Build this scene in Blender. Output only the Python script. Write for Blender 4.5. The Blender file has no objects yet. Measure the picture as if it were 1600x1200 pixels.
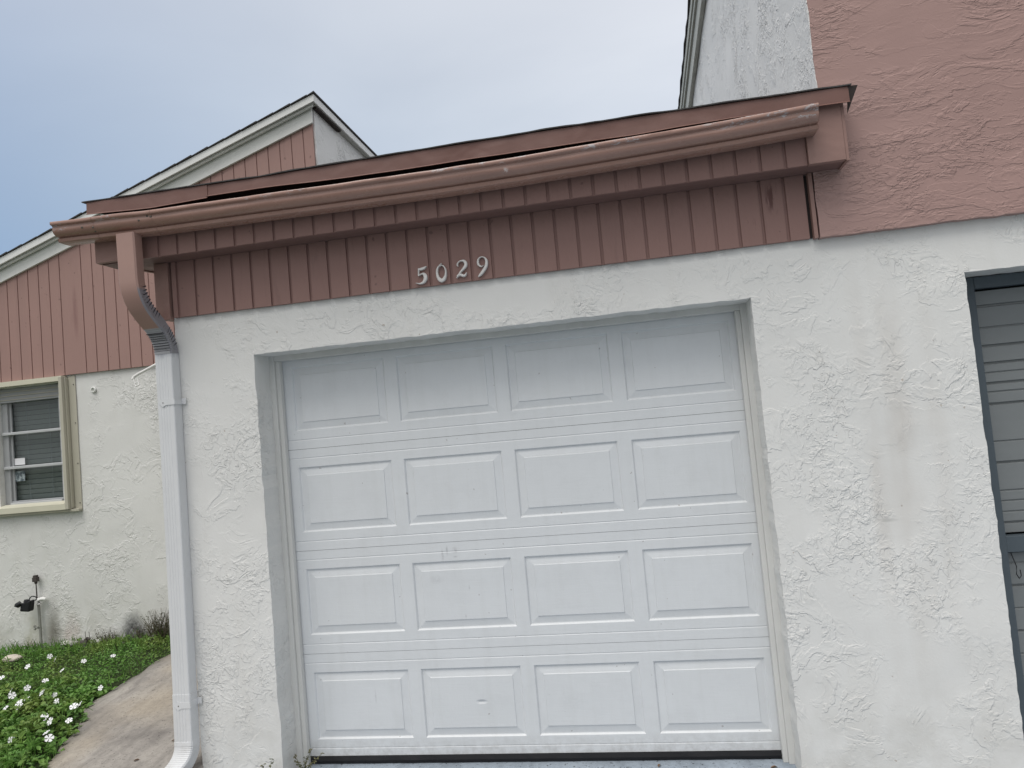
import bpy, bmesh, math, random
from mathutils import Vector, noise
random.seed(7)
S = bpy.context.scene
COL = S.collection

# ------------------------------------------------------------------ camera
cd = bpy.data.cameras.new('camera')
cam = bpy.data.objects.new('camera', cd)
COL.objects.link(cam)
cam.location = (1.7543731, -3.4992465, 1.5445066)
cam.rotation_euler = (1.62497989, 0.09018258, 0.16737836)
cd.sensor_width = 36.0
cd.lens = 24.75
cd.clip_start = 0.05
cd.clip_end = 2000
S.camera = cam

# ------------------------------------------------------------------ world, sun, exposure
SUN_EL, SUN_AZ = 64.0, 205.0        # azimuth of the sun, degrees clockwise from +Y
W = bpy.data.worlds.new('World')
S.world = W
W.use_nodes = True
nt = W.node_tree
nt.nodes.clear()
N = nt.nodes.new
L = nt.links.new
out = N('ShaderNodeOutputWorld')
bg = N('ShaderNodeBackground')
L(bg.outputs[0], out.inputs[0])
sky = N('ShaderNodeTexSky')
sky.sky_type = 'NISHITA'
sky.sun_disc = False
sky.sun_elevation = math.radians(SUN_EL)
sky.sun_rotation = math.radians(SUN_AZ)
sky.dust_density = 2.0
tc = N('ShaderNodeTexCoord')

def dot(vec, s):
    d = N('ShaderNodeVectorMath'); d.operation = 'DOT_PRODUCT'
    L(tc.outputs['Generated'], d.inputs[0]); d.inputs[1].default_value = vec
    m = N('ShaderNodeMapRange'); m.interpolation_type = 'SMOOTHSTEP'
    m.inputs['From Min'].default_value = s[0]; m.inputs['From Max'].default_value = s[1]
    L(d.outputs['Value'], m.inputs['Value'])
    return m.outputs[0]

def wmix(fac, a, b, mode='MIX'):
    m = N('ShaderNodeMix'); m.data_type = 'RGBA'; m.blend_type = mode
    if hasattr(fac, 'links'): L(fac, m.inputs[0])
    else: m.inputs[0].default_value = fac
    for i, v in ((6, a), (7, b)):
        if hasattr(v, 'links'): L(v, m.inputs[i])
        else: m.inputs[i].default_value = (*v, 1)
    return m.outputs[2]

# thin cloud deck: bluer and darker low in the west (left), paler to the right and higher up
comb = N('ShaderNodeCombineXYZ')
for k, (c0, g_, lo_) in enumerate(((0.262, (0.35, 0.251, 0.585), 0.30), (0.425, (0.295, 0.222, 0.395), 0.425), (0.785, (0.26, 0.039, 0.150), 0.61))):
    d = N('ShaderNodeVectorMath'); d.operation = 'DOT_PRODUCT'
    L(tc.outputs['Generated'], d.inputs[0]); d.inputs[1].default_value = g_
    a = N('ShaderNodeMath'); a.operation = 'ADD'; L(d.outputs['Value'], a.inputs[0]); a.inputs[1].default_value = c0
    b = N('ShaderNodeMath'); b.operation = 'MAXIMUM'; L(a.outputs[0], b.inputs[0]); b.inputs[1].default_value = lo_
    c_ = N('ShaderNodeMath'); c_.operation = 'MINIMUM'; L(b.outputs[0], c_.inputs[0]); c_.inputs[1].default_value = 0.98
    L(c_.outputs[0], comb.inputs[k])
c2 = comb.outputs[0]
nz = N('ShaderNodeTexNoise'); nz.inputs['Scale'].default_value = 1.7
nz.inputs['Detail'].default_value = 5; nz.inputs['Roughness'].default_value = 0.5
nz.inputs['Distortion'].default_value = 0.6
mp = N('ShaderNodeMapping'); mp.inputs['Scale'].default_value = (1.0, 1.0, 2.6)
L(tc.outputs['Generated'], mp.inputs[0]); L(mp.outputs[0], nz.inputs['Vector'])
nr = N('ShaderNodeMapRange'); nr.inputs['From Min'].default_value = 0.32; nr.inputs['From Max'].default_value = 0.68
L(nz.outputs[0], nr.inputs['Value'])
cl = wmix(nr.outputs[0], (0.94, 0.945, 0.955), (1.07, 1.06, 1.045))
c3 = wmix(1.0, c2, cl, 'MULTIPLY')
# the cloud behind the viewer is plain grey; the bright part of the overcast is overhead
back = dot((0.0, -1.0, 0.0), (-0.56, -0.05))
c3 = wmix(back, c3, (0.57, 0.575, 0.59))
zen = dot((-0.12, -0.30, 0.95), (0.28, 0.92))
c4 = wmix(zen, c3, (1.25, 1.25, 1.27))
skm = wmix(1.0, sky.outputs[0], (0.05, 0.05, 0.05), 'MULTIPLY')
c5 = wmix(0.10, c4, skm)
L(c5, bg.inputs['Color'])
bg.inputs['Strength'].default_value = 0.785

sd = bpy.data.lights.new('sun', 'SUN')
sd.energy = 1.5
sd.angle = math.radians(38)
sd.color = (1.0, 0.965, 0.91)
sun = bpy.data.objects.new('sun', sd)
COL.objects.link(sun)
az, el = math.radians(SUN_AZ), math.radians(SUN_EL)
sv = Vector((math.sin(az) * math.cos(el), math.cos(az) * math.cos(el), math.sin(el)))
sun.rotation_euler = sv.to_track_quat('Z', 'Y').to_euler()

S.render.engine = 'CYCLES'
S.view_settings.view_transform = 'Standard'
S.view_settings.look = 'None'
S.view_settings.exposure = 0.35
S.view_settings.gamma = 1.0

# ------------------------------------------------------------------ helpers
def tag(o, label=None, cat=None, group=None, kind=None):
    if label: o['label'] = label
    if cat: o['category'] = cat
    if group: o['group'] = group
    if kind: o['kind'] = kind
    return o

def empty(name, loc, label, cat, group=None):
    o = bpy.data.objects.new(name, None)
    o.empty_display_size = 0.1
    COL.objects.link(o)
    o.location = loc
    tag(o, label, cat, group)
    return o

class MB:
    def __init__(s): s.v = []; s.f = []; s.sm = []
    def add(s, vs, fs, smooth=False):
        b = len(s.v); s.v += [tuple(v) for v in vs]
        for f in fs:
            s.f.append(tuple(b + i for i in f)); s.sm.append(smooth)
    def box(s, x0, x1, y0, y1, z0, z1):
        s.add([(x0,y0,z0),(x1,y0,z0),(x1,y1,z0),(x0,y1,z0),(x0,y0,z1),(x1,y0,z1),(x1,y1,z1),(x0,y1,z1)],
              [(0,3,2,1),(4,5,6,7),(0,1,5,4),(1,2,6,5),(2,3,7,6),(3,0,4,7)])
    def hexa(s, p):   # eight corners: bottom ring ccw, top ring ccw
        s.add(p, [(0,3,2,1),(4,5,6,7),(0,1,5,4),(1,2,6,5),(2,3,7,6),(3,0,4,7)])
    def tube(s, pts, rad, n=10, cap=True, smooth=True):
        pts = [Vector(p) for p in pts]
        rings = []
        up = Vector((0, 0, 1))
        for i, p in enumerate(pts):
            t = (pts[min(i+1, len(pts)-1)] - pts[max(i-1, 0)]).normalized()
            u = t.cross(up)
            if u.length < 1e-3: u = t.cross(Vector((0, 1, 0)))
            u.normalize(); w = t.cross(u)
            r = rad[i] if isinstance(rad, (list, tuple)) else rad
            rings.append([p + (u*math.cos(a) + w*math.sin(a))*r for a in [2*math.pi*k/n for k in range(n)]])
        b = [v for r in rings for v in r]
        fs = []
        for i in range(len(rings)-1):
            for k in range(n):
                fs.append((i*n+k, i*n+(k+1) % n, (i+1)*n+(k+1) % n, (i+1)*n+k))
        s.add(b, fs, smooth)
        if cap:
            s.add(rings[0], [tuple(range(n))]); s.add(rings[-1], [tuple(range(n))])
    def loft(s, sections, closed=True, caps=True, smooth=False):
        n = len(sections[0])
        vs = [p for r in sections for p in r]
        fs = []
        for i in range(len(sections)-1):
            for k in range(n if closed else n-1):
                fs.append((i*n+k, i*n+(k+1) % n, (i+1)*n+(k+1) % n, (i+1)*n+k))
        s.add(vs, fs, smooth)
        if caps and closed:
            s.add(sections[0], [tuple(range(n))]); s.add(sections[-1], [tuple(range(n))])
    def build(s, name, mat, parent=None, bevel=0, fix=True, loc=None):
        me = bpy.data.meshes.new(name)
        base = Vector((0, 0, 0))
        if parent is None and loc is not None: base = Vector(loc)
        elif parent is not None:
            q = parent
            while q is not None: base += q.location; q = q.parent
        me.from_pydata([tuple(Vector(v) - base) for v in s.v], [], s.f)
        me.polygons.foreach_set('use_smooth', s.sm)
        me.update()
        if fix:
            bm = bmesh.new(); bm.from_mesh(me)
            bmesh.ops.recalc_face_normals(bm, faces=bm.faces)
            bm.to_mesh(me); bm.free()
        o = bpy.data.objects.new(name, me)
        COL.objects.link(o)
        if mat: me.materials.append(mat)
        if parent is not None: o.parent = parent
        elif loc is not None: o.location = loc
        if bevel:
            m = o.modifiers.new('bevel', 'BEVEL'); m.width = bevel; m.segments = 2
            m.limit_method = 'ANGLE'; m.angle_limit = math.radians(40); m.harden_normals = False
        return o

# ------------------------------------------------------------------ material toolkit
class M:
    def __init__(s, name, rough=0.6, spec=0.5, metal=0.0):
        s.m = bpy.data.materials.new(name); s.m.use_nodes = True
        s.t = s.m.node_tree; s.t.nodes.clear()
        s.out = s.n('ShaderNodeOutputMaterial'); s.b = s.n('ShaderNodeBsdfPrincipled')
        s.l(s.b.outputs[0], s.out.inputs[0])
        s.b.inputs['Roughness'].default_value = rough
        s.b.inputs['Metallic'].default_value = metal
        s.b.inputs['Specular IOR Level'].default_value = spec
        g = s.n('ShaderNodeNewGeometry'); s.P = g.outputs['Position']
        s.height = None
    def n(s, t): return s.t.nodes.new(t)
    def l(s, a, b): s.t.links.new(a, b)
    def put(s, sock, v):
        if isinstance(v, (int, float)): sock.default_value = v
        elif isinstance(v, tuple): sock.default_value = v if len(v) != 3 or sock.type == 'VECTOR' else (*v, 1)
        else: s.l(v, sock)
    def mapped(s, scale, loc=(0, 0, 0), rot=(0, 0, 0)):
        m = s.n('ShaderNodeMapping'); s.l(s.P, m.inputs[0])
        m.inputs['Scale'].default_value = scale; m.inputs['Location'].default_value = loc
        m.inputs['Rotation'].default_value = rot
        return m.outputs[0]
    def noise(s, scale, detail=3, rough=0.5, dist=0.0, vec=None, lac=2.0):
        n = s.n('ShaderNodeTexNoise')
        n.inputs['Scale'].default_value = scale; n.inputs['Detail'].default_value = detail
        n.inputs['Roughness'].default_value = rough; n.inputs['Distortion'].default_value = dist
        n.inputs['Lacunarity'].default_value = lac
        s.l(vec if vec is not None else s.P, n.inputs['Vector'])
        return n.outputs[0]
    def ramp(s, v, a, b, lo=0.0, hi=1.0, smooth=False):
        m = s.n('ShaderNodeMapRange')
        if smooth: m.interpolation_type = 'SMOOTHSTEP'
        s.put(m.inputs['Value'], v)
        for k, x in (('From Min', a), ('From Max', b), ('To Min', lo), ('To Max', hi)): m.inputs[k].default_value = x
        return m.outputs[0]
    def math(s, op, a, b=0.0, clamp=False):
        m = s.n('ShaderNodeMath'); m.operation = op; m.use_clamp = clamp
        s.put(m.inputs[0], a); s.put(m.inputs[1], b)
        return m.outputs[0]
    def mix(s, f, a, b, mode='MIX'):
        m = s.n('ShaderNodeMix'); m.data_type = 'RGBA'; m.blend_type = mode
        s.put(m.inputs[0], f); s.put(m.inputs[6], a); s.put(m.inputs[7], b)
        return m.outputs[2]
    def xyz(s):
        q = s.n('ShaderNodeSeparateXYZ'); s.l(s.P, q.inputs[0]); return q.outputs
    def blob(s, c, r, inner=0.3):
        """soft ellipsoid mask round the point c with radii r"""
        v = s.n('ShaderNodeVectorMath'); v.operation = 'SUBTRACT'; s.l(s.P, v.inputs[0]); v.inputs[1].default_value = c
        w = s.n('ShaderNodeVectorMath'); w.operation = 'DIVIDE'; s.l(v.outputs[0], w.inputs[0]); w.inputs[1].default_value = r
        k = s.n('ShaderNodeVectorMath'); k.operation = 'LENGTH'; s.l(w.outputs[0], k.inputs[0])
        return s.ramp(k.outputs['Value'], inner, 1.0, 1.0, 0.0, True)
    def bump(s, h, dist, strength=1.0, prev=None):
        b = s.n('ShaderNodeBump'); b.inputs['Distance'].default_value = dist; b.inputs['Strength'].default_value = strength
        s.l(h, b.inputs['Height'])
        if prev is not None: s.l(prev, b.inputs['Normal'])
        return b.outputs[0]
    def color(s, c): s.put(s.b.inputs['Base Color'], c); return s
    def normal(s, n): s.l(n, s.b.inputs['Normal']); return s

def stucco(name, base, stain, seed, amp=1.0, aniso=(1, 1, 1), extra=None, dens=0.0):
    """skip-trowelled stucco: smooth flats broken by torn ridges and crusty clusters"""
    m = M(name, rough=0.62, spec=0.35)
    v = m.mapped(aniso, loc=seed)
    big = m.noise(1.5, 2, 0.5, vec=v)
    patch = m.ramp(m.noise(2.4, 3, 0.55, 0.4, vec=v), 0.46 - dens, 0.64 - dens, smooth=True)
    sparse = m.ramp(m.noise(3.1, 2, 0.5, 0.3, vec=v), 0.42 - dens, 0.60 - dens, smooth=True)
    # torn plateau edges: one side drops off, the other feathers out
    n1 = m.noise(5.6, 5, 0.60, 0.7, vec=v)
    plate = m.math('SUBTRACT', m.ramp(n1, 0.500, 0.545, smooth=True), m.ramp(n1, 0.545, 0.75))
    n2 = m.noise(13.0, 4, 0.58, 0.8, vec=v)
    plate2 = m.math('SUBTRACT', m.ramp(n2, 0.50, 0.565, smooth=True), m.ramp(n2, 0.565, 0.78))
    n3 = m.noise(30, 4, 0.58, 1.0, vec=v)
    crust = m.ramp(n3, 0.50, 0.62, smooth=True)
    h = m.math('MULTIPLY', m.math('MULTIPLY', plate, 0.50), sparse)
    h = m.math('ADD', h, m.math('MULTIPLY', m.math('MULTIPLY', plate2, 0.50), m.math('MAXIMUM', patch, m.math('MULTIPLY', sparse, 0.4))))
    h = m.math('ADD', h, m.math('MULTIPLY', m.math('MULTIPLY', crust, 0.42), patch))
    h = m.math('ADD', h, m.math('MULTIPLY', m.noise(1.9, 2, 0.4, vec=v), 2.2))
    fine = m.noise(95, 4, 0.6)
    nb = m.bump(h, 0.0075 * amp, 1.0)
    nb = m.bump(fine, 0.0009 * amp, 1.0, nb)
    m.normal(nb)
    c = m.mix(m.ramp(big, 0.35, 0.7), base, tuple(x * 0.955 for x in base))
    fl = m.ramp(m.noise(8, 6, 0.65), 0.42, 0.78)
    c = m.mix(m.math('MULTIPLY', fl, 0.08), c, stain)
    # faint vertical run marks
    run = m.ramp(m.noise(3.0, 4, 0.55, vec=m.mapped((3.2, 3.2, 0.35), loc=seed)), 0.52, 0.75)
    c = m.mix(m.math('MULTIPLY', run, 0.16), c, stain)
    if extra: c = extra(m, c)
    m.color(c)
    return m.m

def white_extra(m, c):
    z = m.xyz()[2]
    # splash-back dirt just over the ground
    g = m.math('MULTIPLY', m.ramp(z, 0.0, 0.45, 1.0, 0.0), m.ramp(m.noise(6, 5, 0.6), 0.35, 0.7))
    c = m.mix(m.math('MULTIPLY', g, 0.35), c, (0.36, 0.34, 0.29))
    # brown run marks down the pier between the two doors
    for cx, w, k in ((2.90, 0.11, 0.5), (2.78, 0.06, 0.34), (3.04, 0.07, 0.22), (0.15, 0.10, 0.0)):
        b = m.math('MULTIPLY', m.blob((cx, -0.2, 1.25), (w, 1, 1.15), 0.0), m.ramp(m.noise(4, 4, 0.55, vec=m.mapped((1.5, 1, 0.5))), 0.32, 0.66))
        c = m.mix(m.math('MULTIPLY', b, k), c, (0.47, 0.42, 0.37))
    sc = m.math('MULTIPLY', m.blob((2.80, -0.2, 0.975), (0.06, 1, 0.012), 0.2), 0.4)
    c = m.mix(sc, c, (0.35, 0.35, 0.33))
    # small dark pocks and rust spots
    p = m.ramp(m.noise(34, 2, 0.4), 0.765, 0.785)
    c = m.mix(m.math('MULTIPLY', p, 0.5), c, (0.28, 0.2, 0.14))
    return c

def far_extra(m, c):
    z = m.xyz()[2]
    nz2 = m.noise(7, 5, 0.65)
    g = m.math('MULTIPLY', m.ramp(z, 0.02, 0.55, 1.0, 0.0), m.ramp(nz2, 0.33, 0.66))
    c = m.mix(m.math('MULTIPLY', g, 0.55), c, (0.34, 0.33, 0.26))
    # black scorch mark over the weeds
    b = m.math('MULTIPLY', m.blob((-2.30, 1.6, 0.13), (0.15, 1, 0.23), 0.3), m.ramp(m.noise(30, 4, 0.7), 0.25, 0.6, 0.45, 1.0))
    c = m.mix(m.math('MULTIPLY', b, 0.95), c, (0.05, 0.05, 0.055))
    # grime beside and below the riser, rusty bloom to its right
    b = m.math('MULTIPLY', m.blob((-3.02, 1.6, 0.16), (0.10, 1, 0.40), 0.1), m.ramp(nz2, 0.2, 0.6, 0.4, 1.0))
    c = m.mix(m.math('MULTIPLY', b, 0.85), c, (0.17, 0.16, 0.135))
    b = m.math('MULTIPLY', m.blob((-2.86, 1.6, 0.17), (0.13, 1, 0.2), 0.1), m.ramp(nz2, 0.3, 0.6))
    c = m.mix(m.math('MULTIPLY', b, 0.42), c, (0.42, 0.30, 0.26))
    b = m.math('MULTIPLY', m.blob((-3.22, 1.6, 0.10), (0.11, 1, 0.36), 0.1), m.ramp(nz2, 0.3, 0.6))
    c = m.mix(m.math('MULTIPLY', b, 0.5), c, (0.36, 0.35, 0.21))
    # hairline cracks
    for (cx, cz, r) in ((-2.85, 0.21, 0.10), (-2.83, 0.16, 0.06)):
        cr = m.noise(9, 3, 0.5, 0.8, vec=m.mapped((1, 1, 3.5)))
        k = m.math('MULTIPLY', m.ramp(m.math('ABSOLUTE', m.math('SUBTRACT', cr, 0.5)), 0, 0.006, 1, 0), m.blob((cx, 1.6, cz), (r, 1, r), 0.5))
        c = m.mix(m.math('MULTIPLY', k, 0.7), c, (0.12, 0.1, 0.09))
    return c

WHITE = (0.72, 0.718, 0.697)
mat = {}
mat['white_stucco'] = stucco('white_stucco', WHITE, (0.53, 0.505, 0.455), (3.1, 0, 7.7), 0.56, extra=white_extra)
mat['far_stucco'] = stucco('far_stucco', (0.71, 0.71, 0.69), (0.52, 0.51, 0.46), (11.3, 4, 2.2), 0.62, extra=far_extra)
mat['side_stucco'] = stucco('side_stucco', (0.82, 0.82, 0.81), (0.68, 0.69, 0.68), (5, 2, 1), 1.2, aniso=(1, 1, 1))
mat['pink_stucco'] = stucco('pink_stucco', (0.37, 0.240, 0.216), (0.325, 0.212, 0.192), (8.2, 1, 4.4), 0.62, aniso=(0.62, 1, 1.5), dens=0.02)

def siding(name, base, dark, groove, stainy=0.3, extra=None):
    m = M(name, rough=0.6, spec=0.3)
    g = m.noise(60, 4, 0.6, 0.3, vec=m.mapped((1.0, 1.0, 0.06)))
    g2 = m.noise(26, 5, 0.65, 0.6, vec=m.mapped((1.0, 1.0, 0.10), loc=(3, 0, 1)))
    nb = m.bump(g, 0.0009, 1.0); nb = m.bump(g2, 0.0016, 1.0, nb); m.normal(nb)
    # each board a touch different
    x = m.xyz()[0]
    bid = m.math('FLOOR', m.math('DIVIDE', m.math('ADD', x, 50 - groove[0]), groove[1]))
    wn = m.n('ShaderNodeTexWhiteNoise'); wn.noise_dimensions = '1D'; m.l(bid, wn.inputs['W'])
    c = m.mix(m.ramp(wn.outputs[0], 0, 1, 0.0, 0.35), base, dark)
    c = m.mix(m.math('MULTIPLY', m.ramp(m.noise(4.5, 5, 0.6), 0.4, 0.75), stainy), c, dark)
    c = m.mix(m.math('MULTIPLY', m.ramp(g2, 0.60, 0.75), 0.25), c, tuple(v*0.6 for v in dark))
    k = m.ramp(m.noise(23, 2, 0.4), 0.72, 0.75)
    c = m.mix(m.math('MULTIPLY', k, 0.5), c, tuple(v*0.45 for v in dark))
    if extra: c = extra(m, c)
    m.color(c)
    return m.m

def low_extra(m, c):
    # old flaking streak high on the right-hand boards
    s = m.noise(30, 5, 0.7, 0.5, vec=m.mapped((1, 1, 0.16)))
    b = m.math('MULTIPLY', m.blob((2.475, -0.22, 2.44), (0.05, 1, 0.09), 0.3), m.ramp(s, 0.52, 0.60))
    c = m.mix(m.math('MULTIPLY', b, 0.85), c, (0.10, 0.045, 0.04))
    b = m.math('MULTIPLY', m.blob((2.36, -0.22, 2.33), (0.04, 1, 0.05), 0.3), m.ramp(s, 0.58, 0.62))
    return m.mix(m.math('MULTIPLY', b, 0.7), c, (0.10, 0.05, 0.04))
def gable_extra(m, c):
    s = m.noise(30, 4, 0.6, 0.5, vec=m.mapped((1, 1, 0.12)))
    b = m.math('MULTIPLY', m.blob((-2.64, 1.58, 2.78), (0.035, 1, 0.30), 0.2), m.ramp(s, 0.38, 0.58))
    return m.mix(m.math('MULTIPLY', b, 0.6), c, (0.22, 0.12, 0.11))

mat['siding'] = siding('brown_siding', (0.275, 0.166, 0.145), (0.237, 0.144, 0.127), (0.0, 0.1036), extra=low_extra)
mat['siding_groove'] = None
mat['gable_siding'] = siding('pink_siding', (0.355, 0.222, 0.196), (0.31, 0.196, 0.175), (0.0, 0.1013), 0.25, extra=gable_extra)

def paint_metal(name, base, alt, rough=0.38, chips=None):
    m = M(name, rough=rough, spec=0.5)
    a = m.noise(2.2, 4, 0.6, vec=m.mapped((1, 1, 1)))
    c = m.mix(m.ramp(a, 0.35, 0.7), base, alt)
    d = m.noise(18, 5, 0.65, vec=m.mapped((0.4, 1, 1)))
    c = m.mix(m.math('MULTIPLY', m.ramp(d, 0.45, 0.8), 0.35), c, tuple(v*0.72 for v in base))
    if chips: c = chips(m, c)
    m.color(c)
    dent = m.noise(3.0, 2, 0.5, 0.6, vec=m.mapped((1.2, 1, 1.4)))
    nb = m.bump(dent, 0.012, 1.0); nb = m.bump(m.noise(90, 3, 0.5), 0.0004, 1.0, nb); m.normal(nb)
    m.put(m.b.inputs['Roughness'], m.ramp(d, 0.3, 0.8, rough - 0.05, rough + 0.2))
    return m.m

def gutter_chips(m, c):
    x, y, z = m.xyz()
    n = m.noise(38, 4, 0.7, 0.4, vec=m.mapped((0.55, 1, 1.6)))
    zone = m.math('MULTIPLY', m.ramp(z, 2.682, 2.70), m.ramp(m.noise(2.4, 2, 0.5, vec=m.mapped((1, 0.1, 0.1), loc=(2.4, 0, 0))), 0.46, 0.56))
    k = m.math('MULTIPLY', m.ramp(n, 0.56, 0.60), zone)
    c = m.mix(k, c, (0.62, 0.60, 0.60))
    k = m.math('MULTIPLY', m.ramp(n, 0.50, 0.56), zone)
    c = m.mix(m.math('MULTIPLY', k, 0.5), c, (0.25, 0.2, 0.2))
    b = m.math('MULTIPLY', m.blob((1.315, -0.47, 2.655), (0.022, 0.2, 0.016), 0.1), m.ramp(m.noise(60, 3, 0.6), 0.42, 0.55))
    return m.mix(m.math('MULTIPLY', b, 0.8), c, (0.62, 0.56, 0.54))
mat['gutter'] = paint_metal('gutter_paint', (0.350, 0.208, 0.166), (0.315, 0.188, 0.152), 0.22, gutter_chips)
mat['trim'] = paint_metal('trim_paint', (0.295, 0.175, 0.148), (0.265, 0.158, 0.134), 0.55)
mat['drip'] = paint_metal('drip_edge_paint', (0.150, 0.068, 0.053), (0.175, 0.090, 0.073), 0.42)
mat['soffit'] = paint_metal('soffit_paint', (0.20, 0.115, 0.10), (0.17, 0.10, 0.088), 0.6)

def simple(name, c, rough=0.6, var=0.25, scale=9, metal=0.0, spec=0.4, bump=0.0006, bscale=60, vec=None):
    m = M(name, rough=rough, spec=spec, metal=metal)
    v = m.mapped(vec) if vec else None
    k = m.mix(m.math('MULTIPLY', m.ramp(m.noise(scale, 5, 0.62, vec=v), 0.35, 0.75), var), c, tuple(x * 0.45 for x in c))
    m.color(k)
    if bump: m.normal(m.bump(m.noise(bscale, 4, 0.6, vec=v), bump, 1.0))
    return m.m

mat['dark_cavity'] = simple('gap_shade_and_dark_parts', (0.045, 0.035, 0.032), 0.9, 0.4, 14)  # near-black standing in for shade in gaps; also the dark flashing and vent
mat['shingle'] = simple('asphalt_shingle', (0.075, 0.072, 0.072), 0.95, 0.5, 20, bump=0.003, bscale=130)
mat['white_trim'] = simple('white_trim_paint', (0.75, 0.76, 0.735), 0.5, 0.12, 6, bump=0.0008, bscale=30)
mat['fascia_white'] = simple('white_fascia_metal', (0.78, 0.785, 0.77), 0.42, 0.1, 4, bump=0.0008, bscale=12)
mat['old_white'] = simple('weathered_white_board', (0.52, 0.53, 0.49), 0.6, 0.3, 6, bump=0.001, bscale=30)
mat['cream'] = simple('cream_aluminium', (0.62, 0.60, 0.48), 0.42, 0.14, 5, bump=0.0004, bscale=20, vec=(1, 1, 0.4))
mat['tan'] = simple('tan_aluminium', (0.475, 0.455, 0.375), 0.45, 0.16, 5, bump=0.0004, bscale=20, vec=(1, 1, 0.4))
mat['alu'] = simple('window_aluminium', (0.55, 0.56, 0.57), 0.42, 0.18, 9, metal=0.3)
mat['grey_frame'] = simple('grey_window_frame', (0.36, 0.37, 0.38), 0.5, 0.2, 8)
mat['blind'] = simple('blind_slats', (0.27, 0.28, 0.262), 0.55, 0.2, 6)
mat['dark_room'] = simple('room_dark', (0.03, 0.032, 0.035), 0.9, 0.2, 6)
mat['white_pvc'] = simple('white_pvc', (0.75, 0.75, 0.73), 0.35, 0.1, 9)
mat['grey_pvc'] = simple('dirty_pvc_pipe', (0.30, 0.30, 0.275), 0.55, 0.5, 14)
mat['black_plastic'] = simple('black_plastic', (0.012, 0.013, 0.015), 0.42, 0.2, 20)
mat['rust'] = simple('rusty_metal', (0.07, 0.06, 0.055), 0.75, 0.4, 40)
mat['rubber'] = simple('black_rubber_seal', (0.012, 0.012, 0.014), 0.7, 0.3, 20)
mat['screw'] = simple('screw_head', (0.16, 0.15, 0.13), 0.5, 0.3, 60, metal=0.6)
mat['blue_grey'] = simple('blue_grey_frame_paint', (0.082, 0.103, 0.120), 0.5, 0.2, 6, bump=0.0012, bscale=16, vec=(1, 1, 0.3))
mat['grey_door'] = simple('grey_door_paint', (0.21, 0.225, 0.228), 0.5, 0.25, 3, bump=0.0012, bscale=20, vec=(0.3, 1, 1))
mat['numeral'] = simple('brushed_numeral', (0.74, 0.72, 0.70), 0.4, 0.25, 40, metal=0.1)
mat['jamb'] = simple('jamb_trim_paint', (0.66, 0.66, 0.635), 0.5, 0.25, 7, bump=0.001, bscale=40, vec=(1, 1, 0.2))
mat['stone'] = simple('pale_stone', (0.55, 0.54, 0.50), 0.8, 0.4, 18, bump=0.004, bscale=30)
mat['beige_stone'] = simple('beige_stone', (0.56, 0.50, 0.43), 0.8, 0.4, 18, bump=0.004, bscale=30)
mat['dry'] = simple('dry_leaf', (0.20, 0.12, 0.07), 0.8, 0.5, 40)
mat['dry_stem'] = simple('dry_stem', (0.13, 0.115, 0.075), 0.8, 0.4, 40)
mat['card'] = simple('white_card', (0.74, 0.74, 0.76), 0.6, 0.06, 20)

def door_paint():
    m = M('white_steel_door', rough=0.42, spec=0.45)
    grain = m.noise(75, 4, 0.65, 0.5, vec=m.mapped((0.10, 1, 1)))
    grain2 = m.noise(120, 3, 0.6, vec=m.mapped((1, 1, 0.3)))
    nb = m.bump(grain, 0.00055, 1.0); nb = m.bump(grain2, 0.0003, 1.0, nb)
    dent = m.math('MULTIPLY', m.blob((0.885, 0, 0.170), (0.035, 0.3, 0.013), 0.0), 1.0)
    nb = m.bump(dent, -0.0045, 1.0, nb)
    nb = m.bump(m.noise(2.2, 2, 0.5), 0.006, 1.0, nb)
    m.normal(nb)
    c = (0.665, 0.685, 0.70)
    c = m.mix(m.math('MULTIPLY', m.ramp(m.noise(1.6, 4, 0.6), 0.35, 0.7), 0.35), c, (0.63, 0.645, 0.65))
    c = m.mix(m.math('MULTIPLY', m.ramp(m.noise(7, 6, 0.7), 0.48, 0.8), 0.20), c, (0.44, 0.45, 0.46))
    str_ = m.noise(4, 5, 0.6, vec=m.mapped((5, 5, 0.35)))
    c = m.mix(m.math('MULTIPLY', m.ramp(str_, 0.5, 0.75), 0.14), c, (0.48, 0.49, 0.47))
    # grubby ends of the sections
    x, y, z = m.xyz()
    e = m.math('MULTIPLY', m.ramp(x, 2.20, 2.33), m.ramp(m.noise(9, 5, 0.7), 0.3, 0.65))
    c = m.mix(m.math('MULTIPLY', e, 0.22), c, (0.42, 0.39, 0.33))
    e = m.math('MULTIPLY', m.ramp(z, 0.02, -0.07), m.ramp(m.noise(24, 5, 0.7), 0.40, 0.65))
    c = m.mix(m.math('MULTIPLY', e, 0.40), c, (0.30, 0.29, 0.27))
    # finger smudges over the second panel of the third row
    for px, pz, rx, rz, k in ((0.745, 0.905, 0.010, 0.045, .6), (0.770, 0.925, 0.009, 0.035, .6), (0.812, 0.925, 0.022, 0.025, .45),
                              (0.81, 0.893, 0.018, 0.007, .6), (0.70, 0.785, 0.05, 0.03, .3), (0.87, 0.735, 0.006, 0.02, .5), (0.84, 0.594, 0.005, 0.018, .5),
                              (1.33, 0.16, 0.10, 0.09, .12), (0.33, 0.21, 0.006, 0.06, .35)):
        b = m.math('MULTIPLY', m.blob((px, 0, pz), (rx, 0.3, rz), 0.0), m.ramp(m.noise(45, 4, 0.7), 0.3, 0.6))
        c = m.mix(m.math('MULTIPLY', b, k), c, (0.30, 0.30, 0.31))
    p = m.ramp(m.noise(42, 2, 0.4), 0.755, 0.775)
    c = m.mix(m.math('MULTIPLY', p, 0.5), c, (0.25, 0.22, 0.2))
    m.color(c)
    return m.m
mat['door'] = door_paint()

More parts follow.
